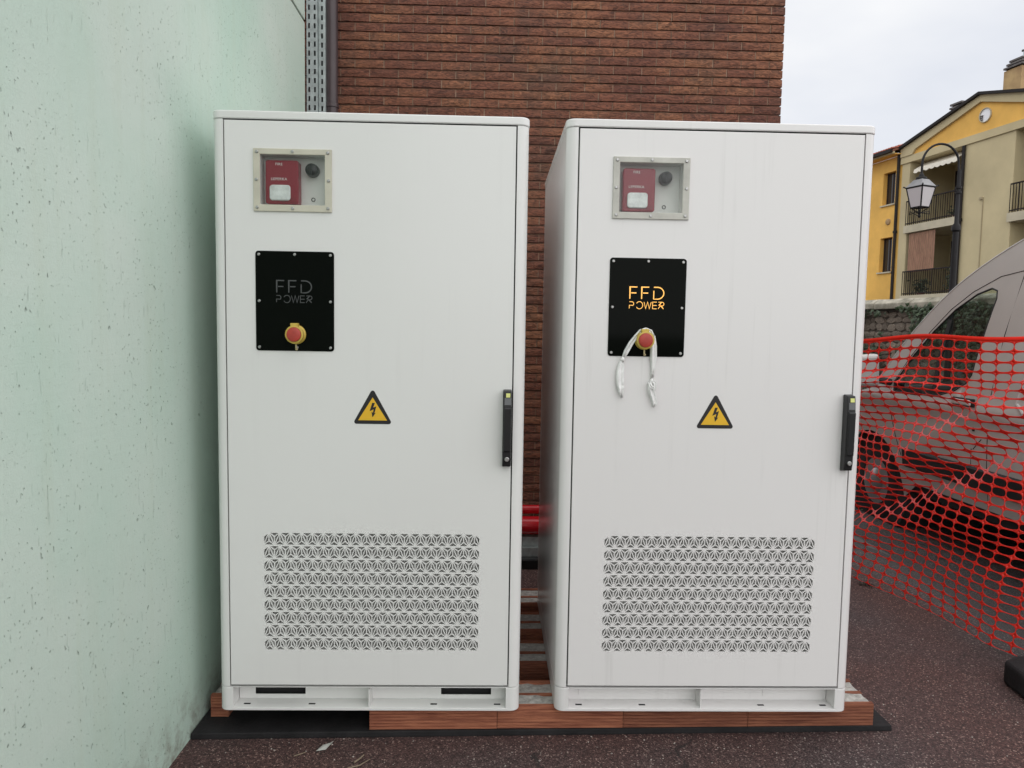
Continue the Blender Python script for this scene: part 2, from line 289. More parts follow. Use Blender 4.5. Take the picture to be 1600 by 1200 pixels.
# ------------------------------------------------------------------ mesh builder
class MB:
    def __init__(s): s.v = []; s.f = []
    def add(s, vs, fs):
        o = len(s.v); s.v += [tuple(p) for p in vs]; s.f += [tuple(i+o for i in f) for f in fs]; return s
    def box(s, x0, x1, y0, y1, z0, z1):
        return s.add([(x0,y0,z0),(x1,y0,z0),(x1,y1,z0),(x0,y1,z0),(x0,y0,z1),(x1,y0,z1),(x1,y1,z1),(x0,y1,z1)],
                     [(0,3,2,1),(4,5,6,7),(0,1,5,4),(1,2,6,5),(2,3,7,6),(3,0,4,7)])
    def hexa(s, p):          # eight points: bottom ring then top ring
        return s.add(p, [(0,3,2,1),(4,5,6,7),(0,1,5,4),(1,2,6,5),(2,3,7,6),(3,0,4,7)])
    def prism(s, poly, a, b, to):   # poly of 2D points extruded from a to b; to(u, v, w) -> point
        n = len(poly)
        vs = [to(u, v, a) for u, v in poly] + [to(u, v, b) for u, v in poly]
        fs = [tuple(range(n-1, -1, -1)), tuple(range(n, 2*n))] + [(i, (i+1) % n, n+(i+1) % n, n+i) for i in range(n)]
        return s.add(vs, fs)
    def cyl(s, p0, p1, r, n=12, r2=None, caps=True):
        p0, p1 = Vector(p0), Vector(p1); r2 = r if r2 is None else r2
        ax = (p1-p0).normalized(); t = Vector((0, 0, 1)) if abs(ax.z) < .9 else Vector((1, 0, 0))
        e1 = ax.cross(t).normalized(); e2 = ax.cross(e1)
        vs = [p0 + r*(math.cos(2*math.pi*i/n)*e1 + math.sin(2*math.pi*i/n)*e2) for i in range(n)] + \
             [p1 + r2*(math.cos(2*math.pi*i/n)*e1 + math.sin(2*math.pi*i/n)*e2) for i in range(n)]
        fs = [(i, (i+1) % n, n+(i+1) % n, n+i) for i in range(n)]
        if caps: fs += [tuple(range(n-1, -1, -1)), tuple(range(n, 2*n))]
        return s.add(vs, fs)
    def tube(s, pts, r, n=10, closed=False):
        pts = [Vector(p) for p in pts]; m = len(pts); vs = []; fs = []
        e1 = None
        for i, p in enumerate(pts):
            a = pts[(i-1) % m] if (closed or i > 0) else p; b = pts[(i+1) % m] if (closed or i < m-1) else p
            ax = (b-a).normalized()
            if e1 is None:
                t = Vector((0, 0, 1)) if abs(ax.z) < .9 else Vector((1, 0, 0)); e1 = ax.cross(t).normalized()
            else: e1 = (e1 - ax*e1.dot(ax)).normalized()
            e2 = ax.cross(e1); rr = r[i] if isinstance(r, (list, tuple)) else r
            vs += [p + rr*(math.cos(2*math.pi*k/n)*e1 + math.sin(2*math.pi*k/n)*e2) for k in range(n)]
        for i in range(m if closed else m-1):
            j = (i+1) % m
            fs += [(i*n+k, i*n+(k+1) % n, j*n+(k+1) % n, j*n+k) for k in range(n)]
        if not closed: fs += [tuple(range(n-1, -1, -1)), tuple(range((m-1)*n, m*n))]
        return s.add(vs, fs)
    def lathe(s, prof, to, n=20):   # prof: (radius, height); to(x, y, h)
        vs = []; fs = []
        for r, h in prof: vs += [to(r*math.cos(2*math.pi*k/n), r*math.sin(2*math.pi*k/n), h) for k in range(n)]
        for i in range(len(prof)-1): fs += [(i*n+k, i*n+(k+1) % n, (i+1)*n+(k+1) % n, (i+1)*n+k) for k in range(n)]
        fs += [tuple(range(n-1, -1, -1)), tuple(range((len(prof)-1)*n, len(prof)*n))]
        return s.add(vs, fs)
    def plate(s, us, vs_, holes, a, b, to):   # sheet with rectangular holes, thickness a..b; us, vs_ outer range
        U = sorted(set([us[0], us[1]] + [h[0] for h in holes] + [h[1] for h in holes]))
        V = sorted(set([vs_[0], vs_[1]] + [h[2] for h in holes] + [h[3] for h in holes]))
        def hole(i, j):
            if i < 0 or j < 0 or i >= len(U)-1 or j >= len(V)-1: return True
            cu, cv = (U[i]+U[i+1])/2, (V[j]+V[j+1])/2
            return any(h[0] < cu < h[1] and h[2] < cv < h[3] for h in holes)
        nu = len(U); pts = [to(u, v, a) for v in V for u in U] + [to(u, v, b) for v in V for u in U]; o2 = len(U)*len(V)
        fs = []
        for j in range(len(V)-1):
            for i in range(len(U)-1):
                if hole(i, j): continue
                q = (j*nu+i, j*nu+i+1, (j+1)*nu+i+1, (j+1)*nu+i)
                fs.append(q); fs.append(tuple(k+o2 for k in reversed(q)))
                for (ii, jj, e) in ((i, j-1, (q[1], q[0])), (i+1, j, (q[2], q[1])), (i, j+1, (q[3], q[2])), (i-1, j, (q[0], q[3]))):
                    if hole(ii, jj): fs.append((e[0], e[1], e[1]+o2, e[0]+o2))
        return s.add(pts, fs)
    def mesh(s, name, mat, smooth=False, fix=True):
        me = bpy.data.meshes.new(name); me.from_pydata(s.v, [], s.f); me.update()
        if fix:
            bm = bmesh.new(); bm.from_mesh(me); bmesh.ops.recalc_face_normals(bm, faces=bm.faces); bm.to_mesh(me); bm.free()
        if mat: me.materials.append(mat)
        if smooth: shade(me, smooth)
        return me
    def build(s, name, mat, parent=None, smooth=False, bevel=0., fix=True, seg=2):
        return link(name, s.mesh(name, mat, smooth, fix), parent, bevel, seg)
def shade(me, ang=40):
    ang = 40 if ang is True else ang
    me.polygons.foreach_set('use_smooth', [True]*len(me.polygons))
    try: me.set_sharp_from_angle(angle=math.radians(ang))
    except Exception: pass
def link(name, me, parent=None, bevel=0., seg=2):
    o = bpy.data.objects.new(name, me); COL.objects.link(o)
    if parent is not None:
        o.parent = parent
        if parent.get('worldframe'): o.location = -Vector(parent.location)
    if bevel:
        b = o.modifiers.new('bevel', 'BEVEL'); b.width = bevel; b.segments = seg; b.limit_method = 'ANGLE'; b.angle_limit = math.radians(40)
    return o
def tag(o, label=None, cat=None, group=None, kind=None):
    if label: o['label'] = label
    if cat: o['category'] = cat
    if group: o['group'] = group
    if kind: o['kind'] = kind
    return o
def thing(name, label, cat, loc=(0, 0, 0), group=None, worldframe=True):
    o = bpy.data.objects.new(name, None); COL.objects.link(o); o.location = loc; o.empty_display_size = .1
    if worldframe: o['worldframe'] = 1
    return tag(o, label, cat, group)
def copy_tree(o, parent=None):
    c = o.copy(); COL.objects.link(c)
    if parent is not None: c.parent = parent
    for ch in list(o.children): copy_tree(ch, c)
    return c
def text_mesh(txt, size, spacing=1.0):
    cu = bpy.data.curves.new('lettering', 'FONT'); cu.body = txt; cu.size = size; cu.extrude = .0004; cu.align_x = 'CENTER'; cu.align_y = 'CENTER'; cu.space_character = spacing
    o = bpy.data.objects.new('lettering', cu); COL.objects.link(o)
    dg = bpy.context.evaluated_depsgraph_get(); me = bpy.data.meshes.new_from_object(o.evaluated_get(dg))
    bpy.data.objects.remove(o); bpy.data.curves.remove(cu)
    return me
def smoothstep(a, b, x):
    t = max(0, min(1, (x-a)/(b-a))); return t*t*(3-2*t)
def ground_z(x, y=0): return -.25*smoothstep(2.25, 3.2, x)

# ------------------------------------------------------------------ the setting
def build_ground():
    xs = [-400, -60, -15, -5, -2, 0, 1.5, 2.0, 2.25] + [2.25+.095*i for i in range(1, 11)] + [3.6, 5, 8, 14, 30, 80, 400]
    ys = [-400, -60, -15, -6, -3, -1, 0, 1, 2, 3, 5, 9, 16, 30, 60, 400]
    mb = MB(); n = len(xs)
    mb.add([(x, y, ground_z(x)) for y in ys for x in xs], [(j*n+i, j*n+i+1, (j+1)*n+i+1, (j+1)*n+i) for j in range(len(ys)-1) for i in range(n-1)])
    o = mb.build('ground', ASPHALT, smooth=60); tag(o, kind='structure')
build_ground()

# green concrete wall -------------------------------------------------
WX = -.996
def build_green_wall():
    t = thing('concrete_wall', 'mint green painted concrete wall full of small air holes, along the left side', 'wall', (WX-.15, -1.5, 0))
    mb = MB(); mb.box(WX-.30, WX, -6, 1.49, -.05, 2.938)
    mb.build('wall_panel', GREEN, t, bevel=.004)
    mb = MB(); mb.box(WX-.30, WX+.001, -6, 1.49, 2.95, 3.6)
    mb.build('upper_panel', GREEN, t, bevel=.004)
    mb = MB(); mb.box(WX-.29, WX-.008, -5.99, 1.485, 2.93, 2.96)
    mb.build('joint', M('dark_joint', (.06, .055, .045), .9), t)
build_green_wall()

# brick building ------------------------------------------------------
BY = 2.0; PX, PZ = .1687, .0522; BH, BW = .0432, .1618
BX1 = 1.688
def covered(x, y):
    L = (329+(342-329)*(y-170)/940, 827+(812-827)*(y-170)/940); R = (856, 1372+(1324-1372)*(y-197)/915)
    return (L[0]+4 < x < L[1]-4 and 176 < y < 1110) or (R[0]+6 < x < R[1]-4 and 300 < y < 1112) or (888 < x < R[1]-4 and 192 < y <= 300)
def brick_variant(w, seed):
    rnd = random.Random(seed); mb = MB(); nx, nz = 4, 2; d = .05
    g = [[(w*i/nx, (-.002 + rnd.uniform(-.0022, .0022)) if 0 < i < nx and 0 < j < nz else rnd.uniform(-.0012, .0016), BH*j/nz + (rnd.uniform(-.0008, .0008) if 0 < i < nx else 0)) for i in range(nx+1)] for j in range(nz+1)]
    vs = [p for r in g for p in r]; k = len(vs); vs += [(0, d, 0), (w, d, 0), (w, d, BH), (0, d, BH)]
    fs = [(j*(nx+1)+i, j*(nx+1)+i+1, (j+1)*(nx+1)+i+1, (j+1)*(nx+1)+i) for j in range(nz) for i in range(nx)]
    fs += [tuple(range(nx, -1, -1)) + (k, k+1), tuple(range(nz*(nx+1), nz*(nx+1)+nx+1)) + (k+2, k+3), (0, nx+1, 2*(nx+1), k+3, k), (nx, k+1, k+2, 2*(nx+1)+nx, nx+1+nx)]
    mb.add(vs, fs); return mb
def build_brick_building():
    t = thing('brick_building', 'reddish brown brick building standing behind the two white cabinets', 'building', (0, BY+.05, 0))
    full = [brick_variant(BW, i).mesh('brick', BRICK) for i in range(8)]
    half = [brick_variant(BW/2-.003, 50+i).mesh('brick', BRICK) for i in range(5)]
    top = 4.3; cand = []; rest = []
    nrow = int(top/PZ)
    for r in range(nrow):
        z = -.02 + r*PZ; x = BX1; first = True
        while x > -1.7:
            h = first and r % 2 == 1
            w = (BW/2-.003) if h else BW
            step = PX/2 if h else PX
            x0 = x - w; q = px((x0+w/2, BY, z+BH/2))
            vis = -30 < q[0] < 1640 and -16 < q[1] < 900 and q[0] > 515 and not covered(*q)
            (cand if vis else rest).append((x0 + random.uniform(-.001, .001), z+random.uniform(-.0008, .0008), h, random.uniform(-.0025, .002), q))
            x -= step; first = False
    cand.sort(key=lambda c: (c[4][1] < 0, -c[4][1]))
    keep, more = cand[:300], cand[300:]
    for x0, z, h, dy, q in keep:
        o = bpy.data.objects.new('brick', random.choice(half if h else full)); COL.objects.link(o)
        o.parent = t; o.location = Vector((x0, BY+dy, z)) - t.location
    mb = MB()
    for x0, z, h, dy, q in rest + more:
        w = BW/2-.003 if h else BW
        mb.box(x0, x0+w, BY+dy, BY+.05, z, z+BH)
    tag(mb.build('brickwork', BRICK, t), kind='stuff')
    hj = MB()
    for x0, z, h, dy, q in cand + rest:
        w = BW/2-.003 if h else BW
        if x0+w < BX1-.01: hj.box(x0+w+.0002, x0+w+(PX-BW)-.0002, BY+.0035, BY+.03, z+.001, z+BH-.001)
    tag(hj.build('head_joints', M('pale_head_joint', (.25, .16, .11), .9, var=.3, vscale=30), t), kind='stuff')
    mb = MB(); mb.box(-1.75, BX1-.007, BY+.013, BY+5, -.1, top); mb.build('mortar_core', MORTAR, t)
    mb = MB(); mb.box(-1.85, BX1+.1, BY-.08, BY+5.1, top, top+.15); mb.build('roof_slab', M('grey_concrete', (.3, .29, .28), .85, var=.1), t)
build_brick_building()

# galvanised strut channels and brown downpipe -------------------------
def strut_channel(x0, x1, y, z0, z1, cols, label):
    t = thing('strut_channel', label, 'metal channel', ((x0+x1)/2, y, z0), 'galvanised channels by the brown downpipe')
    holes = []
    for cxx in cols:
        z = z0+.06
        while z < z1-.06:
            holes.append((cxx-.0052, cxx+.0052, z, z+.029)); z += .05
    mb = MB(); mb.plate((x0, x1), (z0, z1), holes, y, y+.0025, lambda u, v, w: (u, w, v))
    mb.build('slotted_face', GALV, t)
    MB().box(x0+.003, x1-.003, y+.043, y+.046, z0, z1).build('shade_plate', M('channel_shade', (.05, .055, .055), .6), t)  # plate added behind the slots, coloured dark as the shade inside the channel
    for a, b in ((x0, x0+.0025), (x1-.0025, x1)):
        MB().box(a, b, y+.0027, y+.042, z0, z1).build('flange', GALV, t)
strut_channel(-1.084, -1.023, 1.86, 0, 3.5, (-1.070, -1.038), 'wider galvanised slotted channel next to the green wall edge')
strut_channel(-1.020, -.981, 1.872, 0, 3.5, (-1.0,), 'narrower galvanised slotted channel beside the brown downpipe')
def downpipe():
    t = thing('downpipe', 'dark brown round downpipe on the corner of the brick wall', 'pipe', (-.958, 1.93, 0))
    MB().cyl((-.958, 1.925, 0), (-.958, 1.925, 3.6), .036, 20).build('pipe', PIPEBRN, t, smooth=True)
    for z in (2.655,):
        c = MB()
        c.lathe([(.038, -.012), (.041, -.010), (.041, .010), (.038, .012)], lambda x, y, h: (-.958+x, 1.925+y, z+h), 20)
        k = c.build('pipe_clip', PIPEBRN, t, smooth=True)
        MB().cyl((-.958, 1.95, z), (-.958, 2.02, z), .006, 8).build('fixing_pin', STEEL, k)
downpipe()

# pipes lying behind the cabinets ---------------------------------------
REDP = M('red_pipe', (.50, .010, .018), .18)
GRNP = M('dark_conduit', (.035, .06, .052), .3)
def lying_pipe(y, z, r, mat, label, x0=-.7, x1=1.2, name='pipe', cat='pipe'):
    t = thing(name, label, cat, ((x0+x1)/2, y, z-r))
    MB().cyl((x0, y, z), (x1, y, z), r, 24).build('tube', mat, t, smooth=True)
    for x in (-.35, .62, 1.1):
        MB().cyl((x-.03, y, z), (x+.03, y, z), r*1.12, 24).build('coupling', mat, t, smooth=True)
lying_pipe(1.83, .232, .053, REDP, 'thick glossy red pipe seen between the cabinets in front of the brick wall', name='red_pipe')
lying_pipe(1.87, .318, .026, REDP, 'thin red pipe lying above the thick red one', name='red_pipe')
for (y0, z0, lab) in ((1.80, .118, 'upper galvanised channel lying under the red pipes'), (1.77, .062, 'lower galvanised channel lying under the red pipes')):
    t = thing('steel_channel', lab, 'metal channel', (.25, y0, z0), 'steel channels lying under the red pipes')
    MB().box(-.7, 1.25, y0, y0+.003, z0, z0+.052).build('web', GALV, t)
    MB().box(-.7, 1.25, y0+.0032, y0+.06, z0+.049, z0+.052).build('flange', GALV, t)
    MB().box(-.7, 1.25, y0+.0032, y0+.06, z0, z0+.003).build('flange', GALV, t)
t = thing('support_beam', 'black square beam on the ground under the steel channels', 'beam', (.25, 1.78, 0))
MB().box(-.7, 1.25, 1.72, 1.9, 0, .060).build('beam', BLACKPL, t, bevel=.006)

# rubber mat --------------------------------------------------------------
t = tag(MB().hexa([(-.993, -.006, .0), (1.412, .054, .0), (1.385, 1.3, .0), (-.993, 1.3, .0), (-.993, -.005, .021), (1.411, .055, .021), (1.384, 1.299, .021), (-.993, 1.299, .021)]).build('rubber_mat', RUBBER, bevel=.003),
        'thin black rubber mat on the asphalt under the clay lintels', 'mat')

# clay lintels -------------------------------------------------------------
LT = .1
def lintel(x0, x1, y0, y1, label, z0=.0225, z1=LT, sl=0.):
    t = thing('clay_lintel', label, 'lintel', ((x0+x1)/2, (y0+y1)/2, z0), 'clay lintels under the cabinets')
    # ribbed clay channel profile in y-z: two troughs
    d = y1-y0; lip = .016; tr = (d-3*lip)/2; bot = z0+.022
    front = []; n = 7; h = (z1-z0)/n
    for i in range(n):                                     # grooves down the front face
        a = z0+i*h
        front += [(y0, a), (y0, a+h*.72), (y0+.003, a+h*.80), (y0+.003, a+h*.97)]
    prof = front + [(y0+.002, z1)]
    prof += [(y0+lip, z1), (y0+lip, bot), (y0+lip+tr, bot), (y0+lip+tr, z1-.004), (y0+2*lip+tr, z1-.004), (y0+2*lip+tr, bot), (y0+2*lip+2*tr, bot), (y0+2*lip+2*tr, z1), (y1, z1), (y1, z0)]
    MB().prism(prof, x0, x1, lambda u, v, w: (w, u+sl*(w-x0), v)).build('clay_channel', CLAY, t)
    for k in range(2):
        a = y0+lip+k*(lip+tr)+.0005; b = a+tr-.001
        mb = MB(); nx = 16; ny = 3; rnd = random.Random(int(x0*1000)+k)
        vs = [(x0+.004+(x1-x0-.008)*i/nx, a+(b-a)*j/ny+sl*((x1-x0-.008)*i/nx), z1-.010+(rnd.uniform(0, .007))) for j in range(ny+1) for i in range(nx+1)]
        fs = [(j*(nx+1)+i, j*(nx+1)+i+1, (j+1)*(nx+1)+i+1, (j+1)*(nx+1)+i) for j in range(ny) for i in range(nx)]
        e = [i for i in range(nx+1)] + [(j+1)*(nx+1)-1 for j in range(1, ny+1)] + [ny*(nx+1)+i for i in range(nx-1, -1, -1)] + [j*(nx+1) for j in range(ny-1, 0, -1)]
        o = len(vs); vs += [(vs[i][0], vs[i][1], bot) for i in e]; m = len(e)
        fs += [(e[i], e[(i+1) % m], o+(i+1) % m, o+i) for i in range(m)]
        mb.add(vs, fs).build('concrete_fill', CONC, t)
    return t
fx = [-.405, .028, .461, .897, 1.343]
flab = ['front clay lintel under the middle of the left cabinet, first beside the dark gap', 'front clay lintel spanning the gap between the two cabinets',
        'front clay lintel under the left half of the right cabinet', 'front clay lintel with its grey end sticking out at the far right']
for i in range(4):
    lintel(fx[i]+.001, fx[i+1]-.001, (.020, .029, .036, .044)[i], (.020, .029, .036, .044)[i]+.18, flab[i], sl=(.016, .014, .018, .022)[i])
lintel(-.966, -.905, .098, .298, 'short clay lintel offcut poking out between the green wall and the left cabinet')
for (y0, nm) in ((.35, 'second'), (.65, 'third'), (.95, 'rearmost')):
    lintel(-.88, .46, y0, y0+.2, nm + ' clay lintel from the front in the gap between the cabinets')
    lintel(.465, 1.30, y0, y0+.2, nm + ' row clay lintel hidden under the right cabinet')

# ------------------------------------------------------------------ battery cabinets
CW, CH, CD = 1.0, 1.9526, 1.004
def rrect(x0, x1, y0, y1, r, n=6, corners=(1, 1, 1, 1)):
    pts = []
    for (cx, cy, a0, on) in ((x0+r, y0+r, 180, corners[0]), (x1-r, y0+r, 270, corners[1]), (x1-r, y1-r, 0, corners[2]), (x0+r, y1-r, 90, corners[3])):
        if on: pts += [(cx+r*math.cos(math.radians(a0+90*k/n)), cy+r*math.sin(math.radians(a0+90*k/n))) for k in range(n+1)]
        else:
            pts.append((x0 if a0 in (180, 90) else x1, y0 if a0 in (180, 270) else y1))
    return pts
def zup(u, v, w): return (u, v, w)
def front(u, v, w): return (u, w, v)         # u -> x, v -> z, w -> y
def arc(cx, cz, rx, rz, a0, a1, n=10):
    return [(cx+rx*math.cos(math.radians(a0+(a1-a0)*i/n)), cz+rz*math.sin(math.radians(a0+(a1-a0)*i/n))) for i in range(n+1)]
def stroke(mb, pts, w, y0, y1):
    n = len(pts); Lp, Rp = [], []
    for i, p in enumerate(pts):
        a = pts[max(0, i-1)]; b = pts[min(n-1, i+1)]; t = Vector((b[0]-a[0], b[1]-a[1])).normalized(); nn = Vector((-t.y, t.x))
        k = 1.
        if 0 < i < n-1:
            t1 = Vector((p[0]-a[0], p[1]-a[1])).normalized(); k = 1/max(.45, abs(t1.dot(t)))
        Lp.append((p[0]+nn.x*w/2*k, p[1]+nn.y*w/2*k)); Rp.append((p[0]-nn.x*w/2*k, p[1]-nn.y*w/2*k))
    for i in range(n-1):
        q = [Rp[i], Rp[i+1], Lp[i+1], Lp[i]]
        mb.prism(q, y0, y1, front)
def lettering(x0, z_top, sc=1.):
    mb = MB(); w = .0034
    h = .038; y0, y1 = -.0056, -.0046
    zt, zb = z_top, z_top-h
    for fx_ in (x0, x0+.042):
        stroke(mb, [(fx_+.026, zt), (fx_, zt), (fx_, zb)], w, y0, y1)
        stroke(mb, [(fx_+.0045, zt-.019), (fx_+.023, zt-.019)], w, y0-.0001, y1)
    dx = x0+.084
    stroke(mb, [(dx+.001, zt-.011), (dx+.001, zb), (dx+.014, zb)] + arc(dx+.014, zt-h/2, .023, h/2, -90, 90, 12)[1:] + [(dx+.001, zt)], w, y0, y1)
    # second line
    t2 = z_top-.0475; b2 = t2-.0215; w2 = .0021; lx = x0-.001
    stroke(mb, [(lx, b2), (lx, b2+.010), (lx+.009, b2+.010)] + arc(lx+.009, t2-.0065, .0065, .0065, -90, 90, 6)[1:] + [(lx, t2)], w2, y0, y1)
    stroke(mb, arc(lx+.036, (t2+b2)/2, .0118, .0118, -150, 150, 16), w2, y0, y1)
    stroke(mb, [(lx+.052, t2), (lx+.0585, b2), (lx+.065, t2), (lx+.0715, b2), (lx+.078, t2)], w2, y0, y1)
    for zz in (t2, (t2+b2)/2, b2): stroke(mb, [(lx+.0845, zz), (lx+.0975, zz)], w2, y0, y1)
    stroke(mb, [(lx+.083, t2+w2/2), (lx+.083, b2-w2/2)], w2, y0, y1)
    stroke(mb, [(lx+.103, b2), (lx+.112, b2+.011), (lx+.106, b2+.011), (lx+.115, t2)], w2, y0-.0001, y1)
    stroke(mb, [(lx+.104, t2), (lx+.117, t2)] + arc(lx+.117, t2-.006, .0065, .006, 90, -90, 6)[1:] + [(lx+.113, t2-.012), (lx+.122, b2)], w2, y0, y1)
    mb.v = [(x0+(x-x0)*.91, y, z) for x, y, z in mb.v]
    return mb
def inset_tri(mb, A, B, Cc, k, y0, y1):
    a = math.dist(B, Cc); b = math.dist(A, Cc); c = math.dist(A, B); p = a+b+c
    area = abs((B[0]-A[0])*(Cc[1]-A[1])-(Cc[0]-A[0])*(B[1]-A[1]))/2; k = 1-k/(2*area/p)
    I = ((a*A[0]+b*B[0]+c*Cc[0])/p, (a*A[1]+b*B[1]+c*Cc[1])/p)
    T = (A, B, Cc); H = [(I[0]+(q[0]-I[0])*k, I[1]+(q[1]-I[1])*k) for q in T]
    vs = [front(*q, y0) for q in T] + [front(*q, y0) for q in H] + [front(*q, y1) for q in H]
    fs = []
    for i in range(3):
        j = (i+1) % 3; fs += [(i, j, 3+j, 3+i), (3+i, 3+j, 6+j, 6+i)]
    mb.add(vs, fs)
VX0, VX1, VZ0, VZ1 = .152, .860, .2075, .6065
def vent_mesh():
    mb = MB(); nP, nR = 20, 9; p = (VX1-VX0)/nP; rp = (VZ1-VZ0)/nR; band = .0022
    def solid(A, B, Cc):
        G = ((A[0]+B[0]+Cc[0])/3, (A[1]+B[1]+Cc[1])/3)
        for P, Q in ((A, B), (B, Cc), (Cc, A)): inset_tri(mb, P, Q, G, .0015, -.0015, .004)
    for r in range(nR):
        z0 = VZ0+r*rp+band*.5; z1 = VZ0+(r+1)*rp-band*.5
        mb.add([front(VX0, z0-band*.5, -.0015), front(VX1, z0-band*.5, -.0015), front(VX1, z0, -.0015), front(VX0, z0, -.0015)], [(0, 1, 2, 3)])
        mb.add([front(VX0, z1, -.0015), front(VX1, z1, -.0015), front(VX1, z1+band*.5, -.0015), front(VX0, z1+band*.5, -.0015)], [(0, 1, 2, 3)])
        for k in range(nP):
            a = VX0+k*p; m_ = a+p/2
            solid((a, z0), (a+p, z0), (m_, z1))
            if k < nP-1: solid((m_, z1), (a+p, z0), (m_+p, z1))
        zg = z1-(z1-z0)/3
        for xe, xm in ((VX0, VX0+p/2), (VX1, VX1-p/2)):
            inset_tri(mb, (xm, z1), (xe, z0), (xe, zg), .0015, -.0015, .004)
            mb.add([front(xe, z1, -.0015), front(xm, z1, -.0015), front(xe, zg, -.0015)], [(0, 1, 2)])
    return mb.mesh('vent_grille', PAINT, fix=False)
def screw(parent, x, z, y, r=.0062):
    mb = MB(); mb.lathe([(r, 0), (r, .0016), (r*.7, .0032)], lambda a, b, h: (x+a, y-h, z+b), 10)
    mb.box(x-r*.55, x+r*.55, y-.0034, y-.0031, z-.0009, z+.0009)
    return mb.build('screw', STEEL, parent)
def cabinet(x0, label, lit):
    PAINT = PAINT2 if lit else PAINT1
    t = thing('battery_cabinet', label, 'cabinet', (x0, 0, LT), None, worldframe=False)
    # base frame ------------------------------------------------------
    zB = .0835; R = .03
    prof = rrect(0, 1, 0, CD, R)
    mb = MB(); mb.prism(prof, 0, .009, zup)                                   # bottom sheet, seen as a shelf
    ins = rrect(.0015, .9985, .0015, CD-.0015, R)
    mb.prism(ins, .0785, zB-.003, zup)
    left = [(.046, .0005)] + [q for q in rrect(0, .2, 0, .2, R) if q[0] < R+.001 and q[1] < R+.001][::-1] + [(0, CD-.05), (.004, CD-.05), (.004, .061), (.046, .061)]
    mb.prism(left, .009, .0785, zup)
    mb.prism([(1-a, b) for a, b in left], .009, .0785, zup)
    mb.box(.05, .95, CD-.03, CD-.002, .009, .0725)
    base = mb.build('base_frame', PAINT, t, bevel=.0012)
    holes = [] if lit else [(.100, .270, .024, .052), (.733, .905, .024, .052)]
    pl = MB(); pl.plate((.0465, .9535), (.0095, .078), holes, .062, .065, front); pl.build('kick_panel', PAINT, t)
    if lit:
        for a, b in ((.088, .262), (.73, .906)): MB().prism(rrect(a, b, .020, .056, .008), .0600, .0615, front).build('slot_cover', PAINT, t)
    else:
        for a, b in ((.088, .262), (.73, .906)):
            MB().box(a-.01, b+.01, .085, .089, .0095, .07).build('slot_shade_sheet', DARKIN, t)  # dark sheet added behind each open slot, standing for the shade inside
    MB().box(.4945, .4985, .004, .0615, .0095, .072).build('divider', PAINT, t)
    for xx in (.073, .29, .70, .915): MB().box(xx, xx+.022, .022, .030, .0092, .0098).build('drain_slot', GASKET, t)
    # shell and lid -----------------------------------------------------
    pf = [(.037, .075), (.037, 0)] + [q for q in rrect(0, .2, 0, .2, R) if q[0] < R+.0001 and q[1] < R+.0001][::-1]
    pr = [(1-a, b) for a, b in pf][::-1]
    bk = [q for q in rrect(0, 1, 0, CD, R) if q[1] > CD-R-.001]
    # order: left pillar down to side, back corners, right pillar
    prof = pf + [(0, CD-R)] + [q for q in bk if q[0] < .5][::-1] + [q for q in bk if q[0] > .5][::-1] + pr
    clean = []
    for q in prof:
        if not clean or math.dist(q, clean[-1]) > 1e-5: clean.append(q)
    MB().prism(clean, zB, CH-.027, zup).build('shell', PAINT, t, smooth=30)
    mb = MB(); mb.prism(rrect(.001, .999, .001, CD-.001, R-.001), CH-.027, CH-.0262, zup)
    mb.build('seam', GASKET, t)
    o = MB().prism(rrect(-.002, 1.002, -.002, CD+.002, R+.002), CH-.026, CH, zup).build('lid', PAINT, t, smooth=30, bevel=.004, seg=3)
    # door -----------------------------------------------------------------
    dx0, dx1, dz0, dz1 = .0415, .9585, .0895, CH-.0305
    ox, opn = (.008, .008) if lit else (-.010, -.004)      # the two panels were not fitted at quite the same place
    wx0, wx1, wz0, wz1 = ox+.163, ox+.366, 1.662, 1.818
    g = MB(); g.plate((.0372, .9628), (zB+.0005, CH-.0275), [(.050, .950, .10, CH-.040)], .0155, .0205, front); g.build('door_gasket', GASKET, t)
    MB().box(.0375, .9625, .0680, .0745, zB+.001, CH-.028).build('inner_panel', PAINT, t)
    mb = MB(); mb.plate((dx0, dx1), (dz0, dz1), [(wx0, wx1, wz0, wz1), (VX0, VX1, VZ0, VZ1)], -.0015, .015, front)
    door = mb.build('door', PAINT, t, bevel=.0018)
    vg = door.vertex_groups.new(name='rim'); vg.add([v.index for v in door.data.vertices if v.co.x < dx0+.001 or v.co.x > dx1-.001 or v.co.z < dz0+.001 or v.co.z > dz1-.001], 1, 'REPLACE')
    door.modifiers['bevel'].limit_method = 'VGROUP'; door.modifiers['bevel'].vertex_group = 'rim'
    vm = VENT.copy(); vm.materials.clear(); vm.materials.append(PAINT); vent = link('vent_grille', vm, t)
    MB().box(VX0+.0005, VX1-.0005, .0135, .0150, VZ0+.0005, VZ1-.0005).build('filter_mat', M('grey_filter', (.38, .38, .365), .9, var=.2, vscale=45), t)
    # alarm window
    fr = MB(); ox0, ox1, oz0, oz1 = ox+.142, ox+.388, 1.641, 1.836
    fr.plate((ox0, ox1), (oz0, oz1), [(wx0, wx1, wz0, wz1)], -.0075, -.0017, front)
    frame = fr.build('window_frame', CREAM2 if lit else CREAM, t, bevel=.0015)
    for (a, b) in ((.012, .012), (.123, .010), (.234, .012), (.010, .098), (.236, .098), (.012, .184), (.123, .186), (.234, .184)):
        screw(frame, ox0+a, oz0+b, -.0075, .0052)
    MB().box(wx0+.001, wx1-.001, -.0030, -.0012, wz0+.001, wz1-.001).build('window_pane', PANE, t)
    nb = MB(); e = .0012
